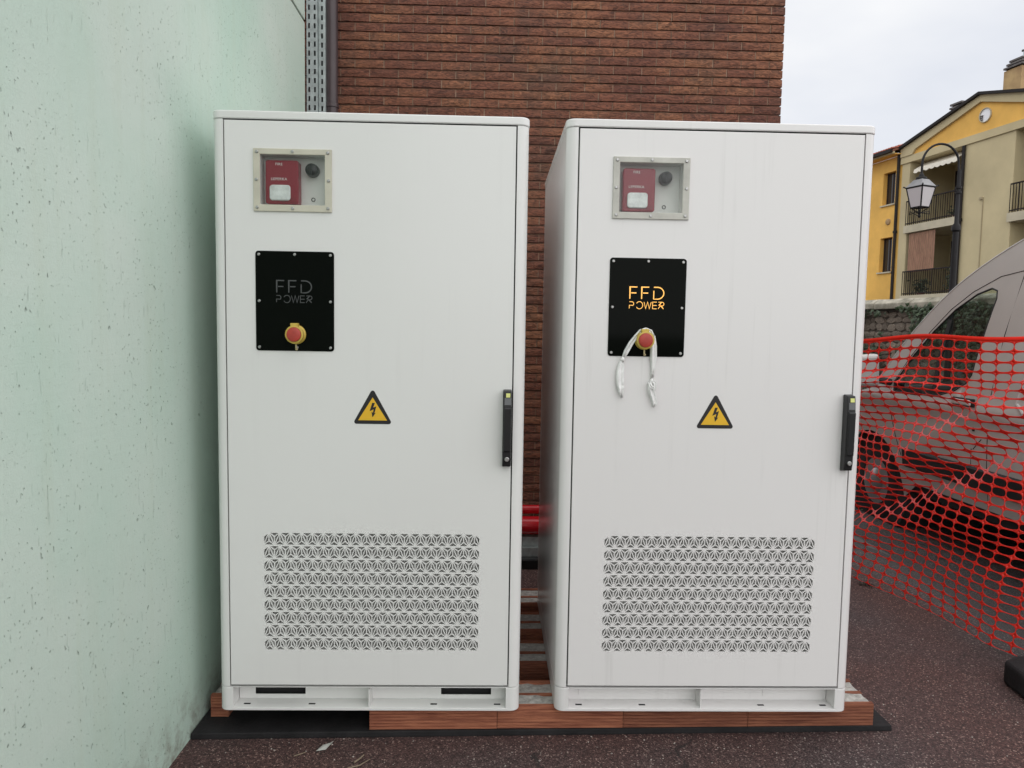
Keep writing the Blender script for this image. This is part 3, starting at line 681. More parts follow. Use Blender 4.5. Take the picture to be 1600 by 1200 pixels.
    nb.box(wx0-.004, wx0-e, .0152, .042, wz0-.004, wz1+.004); nb.box(wx1+e, wx1+.004, .0152, .042, wz0-.004, wz1+.004)
    nb.box(wx0-e+.0002, wx1+e-.0002, .0152, .042, wz0-.004, wz0-e); nb.box(wx0-e+.0002, wx1+e-.0002, .0152, .060, wz1+e, wz1+.004)
    nb.box(wx0-.004, wx1+.004, .0422, .045, wz0-.004, wz1+.004)
    nb.build('window_recess', M('recess_paint', (.72, .72, .70), .5), t)
    sx0, sx1, sz0, sz1 = ox+.176, ox+.280, 1.6665, 1.803
    sir = MB().prism(rrect(sx0, sx1, sz0, sz1, .008), .006, .042, front).build('alarm_sounder', RED, t, smooth=30, bevel=.003)
    MB().prism(rrect(sx0+.014, sx0+.080, sz0+.010, sz0+.059, .010), -.0005, .0055, front).build('strobe_lens', LENS, sir, smooth=30, bevel=.003)
    for txt, sz, cz in (('FIRE', .011, sz1-.013), ('LEPERKA', .0115, sz1-.059)):
        me = text_mesh(txt, sz, 1.15); me.materials.append(WHITEPR)
        for v in me.vertices: v.co = Vector((v.co.x+sx0+.043, .0053-v.co.z, v.co.y+cz))
        link('lettering', me, sir)
    dots = MB()
    for i in range(9):
        for j in range(3): dots.box(sx0+.052+i*.0052, sx0+.0545+i*.0052, .0050, .0058, sz0+.004+j*.0055-(.002 if i < 4 else 0), sz0+.0062+j*.0055-(.002 if i < 4 else 0))
    dots.build('sounder_slot', M('dark_red', (.16, .01, .015), .6), sir)
    bz = MB().lathe([(.021, 0), (.0215, .012), (.019, .028), (.012, .031)], lambda a, b, h: (ox+.318+a, .0420-h, 1.778+b), 20).build('buzzer', BLACKPL, t, smooth=30)
    MB().box(ox+.3155, ox+.3205, .0080, .0110, 1.762, 1.794).build('ridge', BLACKPL, bz)
    mb = MB(); mb.tube([(ox+.318+.0055*math.cos(a*math.pi/8), .0415, 1.688+.0055*math.sin(a*math.pi/8)) for a in range(16)], .0013, 6, True); mb.build('indicator_ring', BLACKPL, t)
    # black acrylic panel
    pan = MB().prism(rrect(opn+.139, opn+.388, 1.2005, 1.5175, .010), -.0045, -.0017, front).build('control_panel', ACRYL, t, bevel=.0012)
    for (a, z) in ((.1505, 1.506), (.2635, 1.507), (.3765, 1.506), (.1505, 1.359), (.3765, 1.359), (.1505, 1.212), (.3765, 1.212)):
        screw(pan, opn+a, z, -.0045, .0048)
    if not lit: screw(pan, .2655, 1.212, -.0045, .0048)
    tag(lettering(.214 if lit else .2025, 1.4245).build('lettering', AMBER if lit else GREYLET, pan), 'amber glowing lettering FFD POWER' if lit else 'unlit grey lettering FFD POWER')
    bx, bzz = .264, 1.2535
    to = lambda a, b, h: (bx+a, -.0046-h, bzz+b)
    btn = MB().lathe([(.031, 0), (.031, .005), (.0275, .008), (.0275, .024), (.0285, .028), (.0235, .029), (.0235, .020)], to, 28).build('stop_button', YELBTN, t, smooth=35)
    MB().lathe([(.012, .020), (.020, .024), (.0232, .030), (.0222, .034), (.016, .0365), (.005, .037)], to, 24).build('button_head', REDBTN, btn, smooth=50)
    MB().prism(rrect(bx-.013, bx+.011, bzz+.026, bzz+.036, .002), -.030, -.010, front).build('hinge_tab', YELBTN, btn, bevel=.002)
    kb = MB(); kb.box(bx-.002, bx+.003, -.013, -.009, bzz-.049, bzz-.031); kb.lathe([(.0042, 0), (.0042, .004)], lambda a, b, h: (bx+.002+a, -.009-h, bzz-.047+b), 10)
    kb.build('seal_tag', M('brass', (.5, .42, .24), .4, metal=.6), btn, bevel=.001)
    # warning triangle
    tx0, tx1, tz0, tz1 = .4440, .5705, .9675, 1.0765; cx = (tx0+tx1)/2; r = .007
    def rtri(x0, x1, z0, z1, r, y0, y1):
        h = z1-z0; half = (x1-x0)/2; A = (x0+r*1.55, z0+r); B = (x1-r*1.55, z0+r); T = (cx, z1-r)
        ang = math.degrees(math.atan2(T[1]-A[1], T[0]-A[0]))
        pts = arc(A[0], A[1], r, r, 90+ang, 270, 6) + arc(B[0], B[1], r, r, 270, 450-ang, 6) + arc(T[0], T[1], r, r, 90-ang, 90+ang, 6)
        return MB().prism(pts, y0, y1, front)
    sign = rtri(tx0, tx1, tz0, tz1, r, -.0023, -.0016).build('warning_sign', PRINTBLK, t)
    MB().prism([(tx0+.0165, tz0+.0118), (tx1-.0165, tz0+.0118), (cx, tz1-.0225)], -.0027, -.00235, front).build('yellow_field', YEL, sign)
    k = .001; bolt = [(-2.5, 25), (7, 25), (1.5, 8.5), (12, 13), (5.5, -12), (11, -9), (-1.5, -26), (-5, -6), (0, -10), (2.5, 2), (-11.5, -4.5)]
    MB().prism([(cx+.001+a*k*.92, tz0+.046+b*k*.92) for a, b in bolt], -.0031, -.00275, front).build('lightning_bolt', PRINTBLK, sign)
    # handle
    hx0, hx1, hz0, hz1 = .9295, .9575, .832, 1.087
    hd = MB().prism([(-.0017, hz0), (-.030, hz0+.006), (-.034, hz0+.03), (-.036, hz1-.055), (-.030, hz1-.004), (-.0017, hz1)], hx0, hx1, lambda u, v, w: (w, u, v)).build('handle', BLACKPL, t, bevel=.003)
    lv = MB().prism([(-.030, hz0+.052), (-.041, hz0+.056), (-.043, hz1-.058), (-.034, hz1-.052)], hx0+.003, hx1-.002, lambda u, v, w: (w, u, v)).build('lever', BLACKPL, hd, bevel=.003)
    MB().hexa([(hx0+.005, -.0368, hz1-.048), (hx1-.002, -.0368, hz1-.048), (hx1-.002, -.031, hz1-.048), (hx0+.005, -.031, hz1-.048), (hx0+.005, -.0345, hz1-.026), (hx1-.002, -.0345, hz1-.026), (hx1-.002, -.029, hz1-.026), (hx0+.005, -.029, hz1-.026)]).build('grey_insert', M('grey_plastic', (.12, .125, .13), .4), hd)
    MB().hexa([(hx0+.0095, -.0352, hz1-.024), (hx1-.005, -.0352, hz1-.024), (hx1-.005, -.03, hz1-.024), (hx0+.0095, -.03, hz1-.024), (hx0+.0095, -.0330, hz1-.011), (hx1-.005, -.0330, hz1-.011), (hx1-.005, -.028, hz1-.011), (hx0+.0095, -.028, hz1-.011)]).build('latch_marker', M('marker_yellow', (.66, .68, .22), .4), hd)
    MB().lathe([(.0075, 0), (.0075, .004), (.006, .005)], lambda a, b, h: (.9445+a, -.0333-h, hz0+.030+b), 14).build('key_lock', STEEL, hd, smooth=30)
    return t
VENT = vent_mesh()
cabinet(-.8992, 'left white cabinet with unlit grey FFD POWER lettering, beside the green wall', False)
cabinet(.2209, 'right white cabinet with glowing amber FFD POWER lettering and ribbon on its button', True)

# white ribbon tied on the right cabinet's red button ---------------------
def ribbon():
    cx0 = .2209; t = thing('plastic_ribbon', 'knotted strip of white plastic hanging from the red button of the right cabinet', 'ribbon', (cx0+.262, -.012, LT+1.25))
    def strip(pts, ws, name):
        mb = MB(); vs = []; n = len(pts)
        for i, (x, z, y) in enumerate(pts):
            a = pts[max(0, i-1)]; b = pts[min(n-1, i+1)]; tt = Vector((b[0]-a[0], b[1]-a[1])).normalized(); nn = Vector((-tt.y, tt.x)); w = ws[i]
            for s_, yy in ((-1, .0), (-.35, -.004), (.3, .0015), (1, -.003)):
                w2 = w*1.45; vs.append((cx0+x+nn.x*w2/2*s_, y+yy, LT+z+nn.y*w2/2*s_))
        fs = [(i*4+k, i*4+k+1, (i+1)*4+k+1, (i+1)*4+k) for i in range(n-1) for k in range(3)]
        mb.add(vs, fs); o = mb.build(name, RIBBON, t, smooth=60)
        m_ = o.modifiers.new('solid', 'SOLIDIFY'); m_.thickness = .0006
        return o
    strip([(.292, 1.266, -.012), (.284, 1.283, -.012), (.268, 1.290, -.012), (.250, 1.283, -.013), (.236, 1.266, -.013), (.220, 1.243, -.012), (.206, 1.216, -.010), (.196, 1.192, -.008)], [.008, .008, .007, .008, .009, .011, .011, .007], 'loop')
    strip([(.196, 1.192, -.008), (.191, 1.172, -.009), (.188, 1.150, -.010), (.188, 1.122, -.010), (.191, 1.094, -.012), (.195, 1.066, -.013)], [.006, .014, .017, .018, .016, .004], 'tail')
    strip([(.291, 1.268, -.012), (.294, 1.235, -.011), (.2955, 1.200, -.010), (.295, 1.165, -.009), (.293, 1.125, -.009)], [.010, .015, .015, .009, .006], 'band')
    strip([(.293, 1.125, -.010), (.289, 1.110, -.012), (.290, 1.092, -.013), (.298, 1.070, -.012), (.303, 1.050, -.012), (.300, 1.036, -.012)], [.006, .014, .016, .015, .013, .004], 'tail')
    strip([(.292, 1.124, -.011), (.302, 1.113, -.014), (.300, 1.098, -.016), (.288, 1.105, -.017), (.284, 1.118, -.014)], [.008, .010, .010, .009, .006], 'bow')
    for (x, z) in ((.196, 1.190), (.293, 1.122)):
        mb = MB(); mb.lathe([(.002, -.008), (.0065, -.004), (.007, .002), (.003, .008)], lambda a, b, h: (cx0+x+a, -.011+b*.7, LT+z+h), 9)
        mb.build('knot', RIBBON, t, smooth=60)
ribbon()

# ------------------------------------------------------------------ debris on the asphalt
mb = MB(); mb.add([(0, 0, .004), (.028, .012, .002), (.040, .038, .010), (.014, .030, .006), (.05, .030, .020)], [(0, 1, 2, 3), (1, 4, 2)])
o = mb.build('paper_scrap', M('paper', (.40, .40, .37), .8), None); o.location = (-.560, -.075, 0); tag(o, 'crumpled grey paper scrap on the asphalt before the mat', 'paper scrap')
o.modifiers.new('s', 'SOLIDIFY').thickness = .001
TWIG = M('dry_twig', (.22, .17, .12), .9)
def twig(pts, r, label):
    tag(MB().tube(pts, r, 6).build('twig', TWIG, smooth=True), label, 'twig', 'twigs on the asphalt')
twig([(-.460, -.185, .004), (-.435, -.165, .005), (-.405, -.150, .004), (-.378, -.115, .003)], [.0012, .0022, .002, .001], 'long curved dry twig on the asphalt below the left cabinet')
twig([(-.425, -.135, .004), (-.412, -.118, .005), (-.402, -.095, .004)], [.003, .0025, .002], 'short pale twig beside the long curved one')
twig([(-.625, -.100, .003), (-.605, -.088, .003), (-.592, -.078, .003)], [.0015, .0018, .001], 'tiny brown twig left of the others, near the paper scrap')
rl = random.Random(4); mb = MB()
for k in range(14):
    x, y = 2.075+rl.gauss(0, .022), 1.50+rl.gauss(0, .022); r = rl.uniform(.008, .018); a = rl.uniform(0, 6)
    mb.add([(x-r*math.cos(a), y-r*math.sin(a), .003), (x+r*.5*math.sin(a), y-r*.5*math.cos(a), .010), (x+r*math.cos(a), y+r*math.sin(a), .004), (x-r*.5*math.sin(a), y+r*.5*math.cos(a), .014)], [(0, 1, 2, 3)])
tag(mb.build('leaf_clump', M('dead_leaf', (.035, .026, .018), .9), fix=False), 'small dark clump of dead leaves at the lower edge of the net', 'dead leaves')
def grit():
    mb = MB(); rnd = random.Random(3)
    for _ in range(420):
        x = rnd.uniform(-.98, 2.2); y = rnd.uniform(-.55, .02) if x < 1.4 else rnd.uniform(-.5, 1.3); r = rnd.uniform(.0015, .004)
        if x < -.9 and rnd.random() < .5: continue
        p = [(x+r*rnd.uniform(.6, 1.3)*math.cos(a), y+r*rnd.uniform(.6, 1.3)*math.sin(a), 0) for a in (0, 1.6, 3.1, 4.7)]
        mb.add(p + [(x+rnd.uniform(-r, r)*.4, y, r*.9)], [(0, 1, 4), (1, 2, 4), (2, 3, 4), (3, 0, 4)])
    tag(mb.build('grit', M('pale_grit', (.33, .29, .26), .9, var=.4, vscale=40)), 'loose pale grit scattered over the asphalt', 'grit', kind='stuff')
grit()

# ------------------------------------------------------------------ orange safety net
def lerp_tab(tab, y):
    for (a, va), (b, vb) in zip(tab, tab[1:]):
        if (a >= y >= b): return va + (vb-va)*(a-y)/(a-b)
    return tab[0][1] if y > tab[0][0] else tab[-1][1]
NB = [(2.7, 1.93), (1.6, 2.085), (1.34, 2.155), (1.02, 2.200), (.74, 2.235), (.61, 2.305), (.3, 2.37), (-.4, 2.47)]
NTOP = [(2.7, 1.99), (1.6, 2.12), (.61, 2.285), (-.4, 2.45)]
def net_point(a, v):             # a = distance from the far end, v = 0 foot .. 1 top edge
    y = 2.6 - a
    t = max(-.6, min(1.4, (1.6-y)/1.0))                        # 0 at the cabinet edge of the view, 1 at the near end in view
    # rows bunch up just under the top where the net sags
    sag = .050*math.exp(-((v-.895)/.075)**2)*(1-.75*max(0, min(1, t)))
    shear = .055*math.sin(math.pi*min(1, max(0, (1-v)/.38)))*(1-.5*t) - .075*math.exp(-((v-.42)/.17)**2)*(1.05-.6*t)
    y += shear
    xb, xt = lerp_tab(NB, y), lerp_tab(NTOP, y)
    bow = .05*math.sin(math.pi*v)
    x = xb*(1-v) + xt*v + bow
    top = 1.365 + .02*t + .012*math.sin(6*a)
    z = ground_z(x) + .008 + v*(top-ground_z(x)-.008)
    # diagonal tension folds
    for (v0, k, w, am) in ((.33, .40, .045, .10), (.45, .42, .045, -.06), (.86, -.10, .04, -.06), (.66, .16, .05, .06), (.20, .24, .06, -.035)):
        q = v-(v0+k*t)
        x += am*math.exp(-(q/w)**2); y += .5*am*math.exp(-(q/w)**2)
    x += .012*math.sin(9*v+5*a) + .008*math.sin(23*v-7*a)
    z -= sag
    return Vector((x, y, max(z, ground_z(x)+.004)))
def build_net():
    cw = .078; nc = 38; nr = 33
    mb = MB(); K = 16
    for j in range(nr):
        ty = .13 if j < nr-1 else .17
        for i in range(nc):
            inner = []; outer = []
            for k in range(K):
                th = 2*math.pi*k/K; c, s = math.cos(th), math.sin(th)
                m_ = max(abs(c), abs(s)); outer.append((.5+.5*c/m_, .5+.5*s/m_))
                e = 2/2.7; vv = (j+.5)/nr; ax = .5-.015; ay = .5-(.042+.040*smoothstep(.12, .5, vv))
                inner.append((.5+ax*math.copysign(abs(c)**e, c), .5+ay*math.copysign(abs(s)**e, s)))
            vs = []
            for (u, w) in outer + inner:
                uu, ww = i+u, j+w
                if j == nr-1 and w > .5 and (u, w) in outer: pass
                vs.append(net_point(uu*cw, ww/nr))
            mb.add(vs, [(k, (k+1) % K, K+(k+1) % K, K+k) for k in range(K)])
    # top selvedge band
    e = [net_point(i*cw/2, 1) for i in range(nc*2+1)]
    mb.add([p for q in e for p in (q-Vector((0, 0, .001)), q+Vector((.001, 0, .020)))], [(2*i, 2*i+2, 2*i+3, 2*i+1) for i in range(nc*2)])
    o = mb.build('safety_net', NET, smooth=70, fix=False)
    m_ = o.modifiers.new('solid', 'SOLIDIFY'); m_.thickness = .0016; m_.offset = 0
    tag(o, 'orange red plastic mesh safety net hanging in folds before the silver van', 'safety net')
build_net()
# rubber foot with a steel post outside the frame
t = thing('barrier_foot', 'black rubber barrier foot at the lower right corner, by the net', 'barrier foot', (2.3, .3, 0))
MB().prism([(2.035, .20), (2.10, .155), (2.50, .13), (2.56, .30), (2.52, .46), (2.13, .44), (2.055, .40)], 0, .10, zup).build('rubber_block', RUBBER, t, bevel=.018, seg=3)
MB().cyl((2.42, .32, .1), (2.42, .32, 1.42), .017, 12).build('post', GALV, t, smooth=True)
t = thing('net_post', 'thin galvanised post carrying the far end of the safety net', 'post', (1.96, 2.62, 0))
MB().cyl((1.97, 2.63, 0), (1.97, 2.63, 1.42), .015, 12).build('post', GALV, t, smooth=True)
# floor drain and weed at the far end of the net
gz = -.25
t = thing('drain_grate', 'grey slotted drain grate in the asphalt behind the net', 'drain grate', (2.6, 2.75, ground_z(2.6)))
for i in range(9):
    y0 = 2.55+i*.05; a, b = ground_z(2.42)+.006, ground_z(2.82)+.006
    MB().hexa([(2.42, y0, a-.01), (2.82, y0, b-.01), (2.82, y0+.026, b-.01), (2.42, y0+.026, a-.01), (2.42, y0, a), (2.82, y0, b), (2.82, y0+.026, b), (2.42, y0+.026, a)]).build('bar', M('grate_grey', (.16, .155, .15), .7, var=.2), t)
LEAF = M('ivy_leaf', (.038, .062, .026), .5, var=.45, vscale=14, objrand=.2)
LEAF2 = M('weed_leaf', (.10, .13, .025), .6, var=.4, vscale=14)
def leaf_cloud(mb, pts, s0, s1, rnd, nrm=None):
    for p in pts:
        s_ = rnd.uniform(s0, s1); n = Vector((rnd.gauss(0, 1), rnd.gauss(0, 1), rnd.gauss(.4, 1)))
        if nrm: n = n*.5 + Vector(nrm)*1.4
        n.normalize(); a = n.cross(Vector((rnd.random(), rnd.random(), rnd.random()))).normalized(); b = n.cross(a); p = Vector(p)
        mb.add([p-a*s_*.1, p+b*s_*.55+a*s_*.35, p+a*s_*1.1, p-b*s_*.55+a*s_*.35, p+a*s_*.45+n*s_*.14], [(0, 1, 4), (1, 2, 4), (2, 3, 4), (3, 0, 4)])
rnd = random.Random(11); mb = MB()
leaf_cloud(mb, [(2.72+rnd.gauss(0, .09), 3.35+rnd.gauss(0, .1), ground_z(2.72)+abs(rnd.gauss(.05, .05))) for _ in range(160)], .02, .05, rnd)
tag(mb.build('weed', LEAF2), 'low green weed growing at the kerb behind the net', 'weed')

# ------------------------------------------------------------------ silver van
VX, VXC, VG = 3.40, 4.42, -.25
def van_x(y, z):
    x = VX
    if z > .95: x += .24*((z-.95)/1.3)**1.6
    elif z < .75: x += .05*((.75-z)/.6)**2
    if z > .60: x -= .0
    x -= .022*math.exp(-((z-.86)/.07)**2)                       # shoulder swage
    if y > 4.1: x += .30*((y-4.1)/.8)**2
    if y < -.4: x += .12*((-.4-y)/.3)**2
    return x
ROOF = [(-.70, .18), (-.72, 1.0), (-.62, 2.10), (-.45, 2.20), (.4, 2.24), (1.3, 2.245), (1.9, 2.21), (2.25, 2.13), (2.60, 2.01), (2.95, 1.84), (3.20, 1.67), (3.45, 1.45), (3.70, 1.20), (3.92, .96), (4.1, .90), (4.4, .82), (4.68, .66), (4.84, .40), (4.88, .05), (4.80, -.02)]
def spline(pts, n=4):
    out = []
    for i in range(len(pts)-1):
        p0, p1, p2, p3 = pts[max(0, i-1)], pts[i], pts[i+1], pts[min(len(pts)-1, i+2)]
        for k in range(n):
            t = k/n
            out.append(tuple(.5*(2*b + (c-a)*t + (2*a-5*b+4*c-d)*t*t + (3*b-a-3*c+d)*t**3) for a, b, c, d in zip(p0, p1, p2, p3)))
    return out + [pts[-1]]
def van():
    t = thing('van', 'silver grey panel van parked behind the orange net', 'van', (VXC, 2.1, VG))
    AF, AR, AY, ARAD = 3.96, .62, VG+.34, .455
    def archpts(cy):
        return [(cy+ARAD*math.cos(math.radians(a)), AY+ARAD*math.sin(math.radians(a))) for a in range(-6, 187, 12)]
    low = .19
    outline = [p for p in ROOF if p[1] > low-.05]
    outline = [(-.70, low)] + spline(ROOF[1:19], 4)[:-1] + [(4.88, .05), (4.80, -.02), (4.50, .0)] + archpts(AF) + [(3.3, low), (1.2, low)] + archpts(AR) + [(.1, low)]
    win = [(3.56, .925), (3.30, .925), (3.0, .95), (2.84, .995), (2.72, 1.06), (2.675, 1.12), (2.625, 1.40), (2.585, 1.66), (2.60, 1.715), (2.66, 1.735), (2.80, 1.70), (3.0, 1.595), (3.2, 1.435), (3.4, 1.245), (3.63, .995), (3.62, .935)]
    def side(mirror):
        bm = bmesh.new()
        def loop(pts):
            vs = [bm.verts.new((0, y, z)) for y, z in pts]
            return [bm.edges.new((vs[i], vs[(i+1) % len(vs)])) for i in range(len(vs))]
        es = loop(outline) + loop(win)
        bmesh.ops.triangle_fill(bm, edges=es, use_beauty=True)
        for k in range(24):
            z = .05+k*.095
            bmesh.ops.bisect_plane(bm, geom=bm.verts[:]+bm.edges[:]+bm.faces[:], plane_co=(0, 0, z), plane_no=(0, 0, 1))
        for y in [-.6+.14*i for i in range(39)]:
            bmesh.ops.bisect_plane(bm, geom=bm.verts[:]+bm.edges[:]+bm.faces[:], plane_co=(0, y, 0), plane_no=(0, 1, 0))
        for v in bm.verts:
            x = van_x(v.co.y, v.co.z); v.co.x = x if not mirror else 2*VXC-x
        bmesh.ops.recalc_face_normals(bm, faces=bm.faces)
        if sum(f.normal.x*f.calc_area() for f in bm.faces)*(1 if mirror else -1) < 0: bmesh.ops.reverse_faces(bm, faces=bm.faces)
        me = bpy.data.meshes.new('side_panel'); bm.to_mesh(me); bm.free(); me.materials.append(VANP); me.polygons.foreach_set('use_smooth', [True]*len(me.polygons))
        sg = 1 if mirror else -1; nn = []
        for v in me.vertices:
            y, z = v.co.y, v.co.z; e = .004
            nn.append(Vector((sg, (van_x(y+e, z)-van_x(y-e, z))/(2*e), (van_x(y, z+e)-van_x(y, z-e))/(2*e))).normalized())
        me.normals_split_custom_set_from_vertices(nn)
        o = link('side_panel', me, t)
        # glass
        g = MB(); n = len(win)
        pts = [(van_x(y, z)+.012, y, z) for y, z in win]
        if mirror: pts = [(2*VXC-x, y, z) for x, y, z in pts]
        g.add(pts, [tuple(range(n))]); bmg = g.build('side_window', VANGLASS, t)
        s = -1 if not mirror else 1
        fr = MB(); fr.tube([((van_x(y, z)+.002) if not mirror else 2*VXC-van_x(y, z)-.002, y, z) for y, z in win], .007, 6, True); fr.build('window_seal', VANBLK, bmg, smooth=True)
        db = MB(); db.tube([((van_x(y, z)+.014) if not mirror else 2*VXC-van_x(y, z)-.014, y, z) for y, z in ((3.10, .975), (3.09, 1.2), (3.05, 1.52))], .016, 6); db.build('window_bar', VANBLK, bmg)
        # moulding
        for (a, b) in ((1.12, 3.45), (-.6, .14)):
            mo = MB(); n = 16; vs = []
            for i in range(n+1):
                y = a+(b-a)*i/n
                for z in (.315, .33, .46, .475):
                    off = .004 if z in (.315, .475) else .022
                    x = van_x(y, z)-off; vs.append((x if not mirror else 2*VXC-x, y, z))
            mo.add(vs, [(i*4+k, i*4+k+1, (i+1)*4+k+1, (i+1)*4+k) for i in range(n) for k in range(3)])
            mo.build('side_moulding', VANBLK, t, smooth=30)
        return o
    side(False); side(True)
    # roof, bonnet and tail skin across the van; the windscreen is glass
    cols = [0, .015, .035, .06, .10, .16, .25, .37, .5, .63, .75, .84, .90, .94, .965, .985, 1]
    def skin(seg, name, mat, edge=(0, 1)):
        i0 = ROOF.index(seg[0]); i1 = ROOF.index(seg[-1])
        full = spline(ROOF, 4); seg = full[i0*4:i1*4+1]; vs = []
        for y, z in seg:
            xl = van_x(y, z)
            for c in cols:
                c2 = edge[0]+(edge[1]-edge[0])*c
                cr = .050*(1-abs(2*c2-1)**9) if z > .5 else 0.
                wy = .22*(1-(2*c2-1)**2) if 3.0 < y < 4.0 else (.10*(1-(2*c2-1)**2) if y >= 4.0 else 0)
                vs.append((xl+(2*VXC-2*xl)*c2, y+wy*.6, z+cr*(1 if z > 1.2 else .6)))
        n = len(cols)
        mb = MB(); mb.add(vs, [(i*n+k, i*n+k+1, (i+1)*n+k+1, (i+1)*n+k) for i in range(len(seg)-1) for k in range(n-1)])
        o = mb.build(name, mat, t, smooth=50)
        return o
    skin(ROOF[0:4], 'rear_panel', VANP); skin(ROOF[3:9], 'roof', VANP)
    skin(ROOF[8:14], 'windscreen', VANGLASS, (.045, .955)); skin(ROOF[8:14], 'windscreen_pillar', VANP, (0, .045)); skin(ROOF[8:14], 'windscreen_pillar', VANP, (.955, 1))
    skin(ROOF[13:17], 'bonnet', VANP); skin(ROOF[16:20], 'front_bumper', VANP)
    # seams
    def seam(pts, name='panel_seam', r=.0032, mat=None, off=.0005):
        MB().tube([(van_x(y, z)-off, y, z) for y, z in pts], r, 5).build(name, mat or GASKET, t)
    seam([(2.36, 2.09), (2.38, 1.8), (2.42, 1.4), (2.45, 1.0), (2.46, .70), (2.46, .48), (2.46, .2)])
    seam([(2.37, 1.84), (2.6, 1.815), (2.85, 1.72), (3.05, 1.60), (3.25, 1.425), (3.45, 1.22), (3.64, 1.0)])
    seam([(3.66, .96), (3.64, .70), (3.58, .56), (3.50, .40)])
    seam([(2.52, .68), (2.60, .60)], r=.003); seam([(2.62, .60), (2.63, .4)], r=.003)
    MB().tube([(van_x(y, z)+.004, y, z+.004) for y, z in spline(ROOF[3:14], 3)], .008, 6).build('roof_drip_rail', VANP, t, smooth=True)
    # pressed edge of the cargo side
    MB().tube([(van_x(y, z)-.002, y, z) for y, z in ((2.02, 1.88), (2.06, 1.6), (2.12, 1.3), (2.18, 1.05), (2.2, .96), (2.12, .90))], .012, 8).build('pressed_edge', VANP, t, smooth=True)
    h = MB(); h.prism([(2.60, .905), (2.80, .905), (2.79, .945), (2.61, .945)], VX-.055, VX-.028, lambda u, v, w: (w, u, v)); h.build('door_handle', VANP, t, bevel=.008)
    MB().prism([(2.58, .895), (2.82, .895), (2.82, .955), (2.58, .955)], VX-.026, VX-.016, lambda u, v, w: (w, u, v)).build('handle_recess', VANBLK, t, bevel=.008)
    MB().lathe([(.014, 0), (.014, .006)], lambda a, b, hh: (VX-.002-hh, 2.60+a, .74+b), 10).build('key_lock', GASKET, t)
    # mirrors
    for sgn in (0, 1):
        mb = MB(); X = lambda x: x if not sgn else 2*VXC-x
        P = [(X(3.06), 3.72, .96), (X(3.30), 3.66, .96), (X(3.30), 3.80, .96), (X(3.08), 3.84, .96), (X(3.08), 3.70, 1.22), (X(3.28), 3.65, 1.24), (X(3.28), 3.78, 1.24), (X(3.10), 3.81, 1.22)]
        mb.hexa(P); mi = mb.build('door_mirror', VANP, t, bevel=.03, seg=3)
        MB().tube([(X(3.28), 3.72, 1.02), (X(3.50), 3.66, .98)], .03, 8).build('mirror_arm', VANBLK, mi)
    # wheels
    for cy in (AF, AR):
        for sgn in (0, 1):
            s_ = 1 if sgn == 0 else -1; X0 = VX+.06 if sgn == 0 else 2*VXC-VX-.06
            to = lambda a, b, hh: (X0+s_*hh, cy+a, AY+b)
            w = MB().lathe([(.20, .015), (.30, .0), (.335, .02), (.34, .05), (.34, .18), (.32, .215), (.2, .22)], to, 32).build('wheel', TYRE, t, smooth=40)
            rim = MB().lathe([(.03, -.004), (.10, .002), (.14, .03), (.185, .012), (.205, .010)], to, 28).build('rim', RIM, w, smooth=40)
            ar = MB(); ar.cyl((X0+s_*.02, cy, AY), (X0+s_*.32, cy, AY), ARAD+.03, 24); ar.build('wheel_well', DARKIN, t)
    MB().box(VX+.10, 2*VXC-VX-.10, -.6, 4.7, .10, .34).build('underbody', DARKIN, t)
    # cab interior
    MB().box(VX+.32, 2*VXC-VX-.32, 2.36, 2.40, .34, 1.9).build('bulkhead', DARKIN, t)
    for xx in (3.72, 4.32, 4.82):
        st = MB(); st.box(xx-.23, xx+.23, 2.62, 3.10, .55, .75); st.box(xx-.22, xx+.22, 2.50, 2.64, .75, 1.30); st.box(xx-.12, xx+.12, 2.52, 2.62, 1.33, 1.50)
        st.build('seat', M('seat_cloth', (.03, .03, .033), .9), t, bevel=.04)
    MB().hexa([(3.5, 3.40, .7), (5.35, 3.40, .7), (5.35, 3.95, .7), (3.5, 3.95, .7), (3.55, 3.48, .99), (5.3, 3.48, .99), (5.25, 3.95, .95), (3.6, 3.95, .95)]).build('dashboard', DARKIN, t, bevel=.03)
    ct = Vector((3.95, 3.30, 1.02)); ax = Vector((0, -.55, .83)); e1 = Vector((1, 0, 0)); e2 = ax.cross(e1)
    MB().tube([ct+.19*(math.cos(a*math.pi/10)*e1+math.sin(a*math.pi/10)*e2) for a in range(20)], .016, 8, True).build('steering_wheel', DARKIN, t, smooth=True)
    MB().box(4.62, 4.78, 3.155, 3.158, 1.38, 1.50).build('sun_visor_card', WHITEPR, t)
    # lamps at front and tail, for other views
    for xx in (3.66, 2*VXC-3.66):
        MB().lathe([(.10, 0), (.09, .03), (.05, .045)], lambda a, b, hh: (xx+a*1.1, 4.70+hh, .56+b), 16).build('headlight', LENS, t, smooth=True)
        MB().box(xx-.20, xx-.08, -.735, -.71, .7, 1.1).build('tail_light', RED, t, bevel=.01)
van()

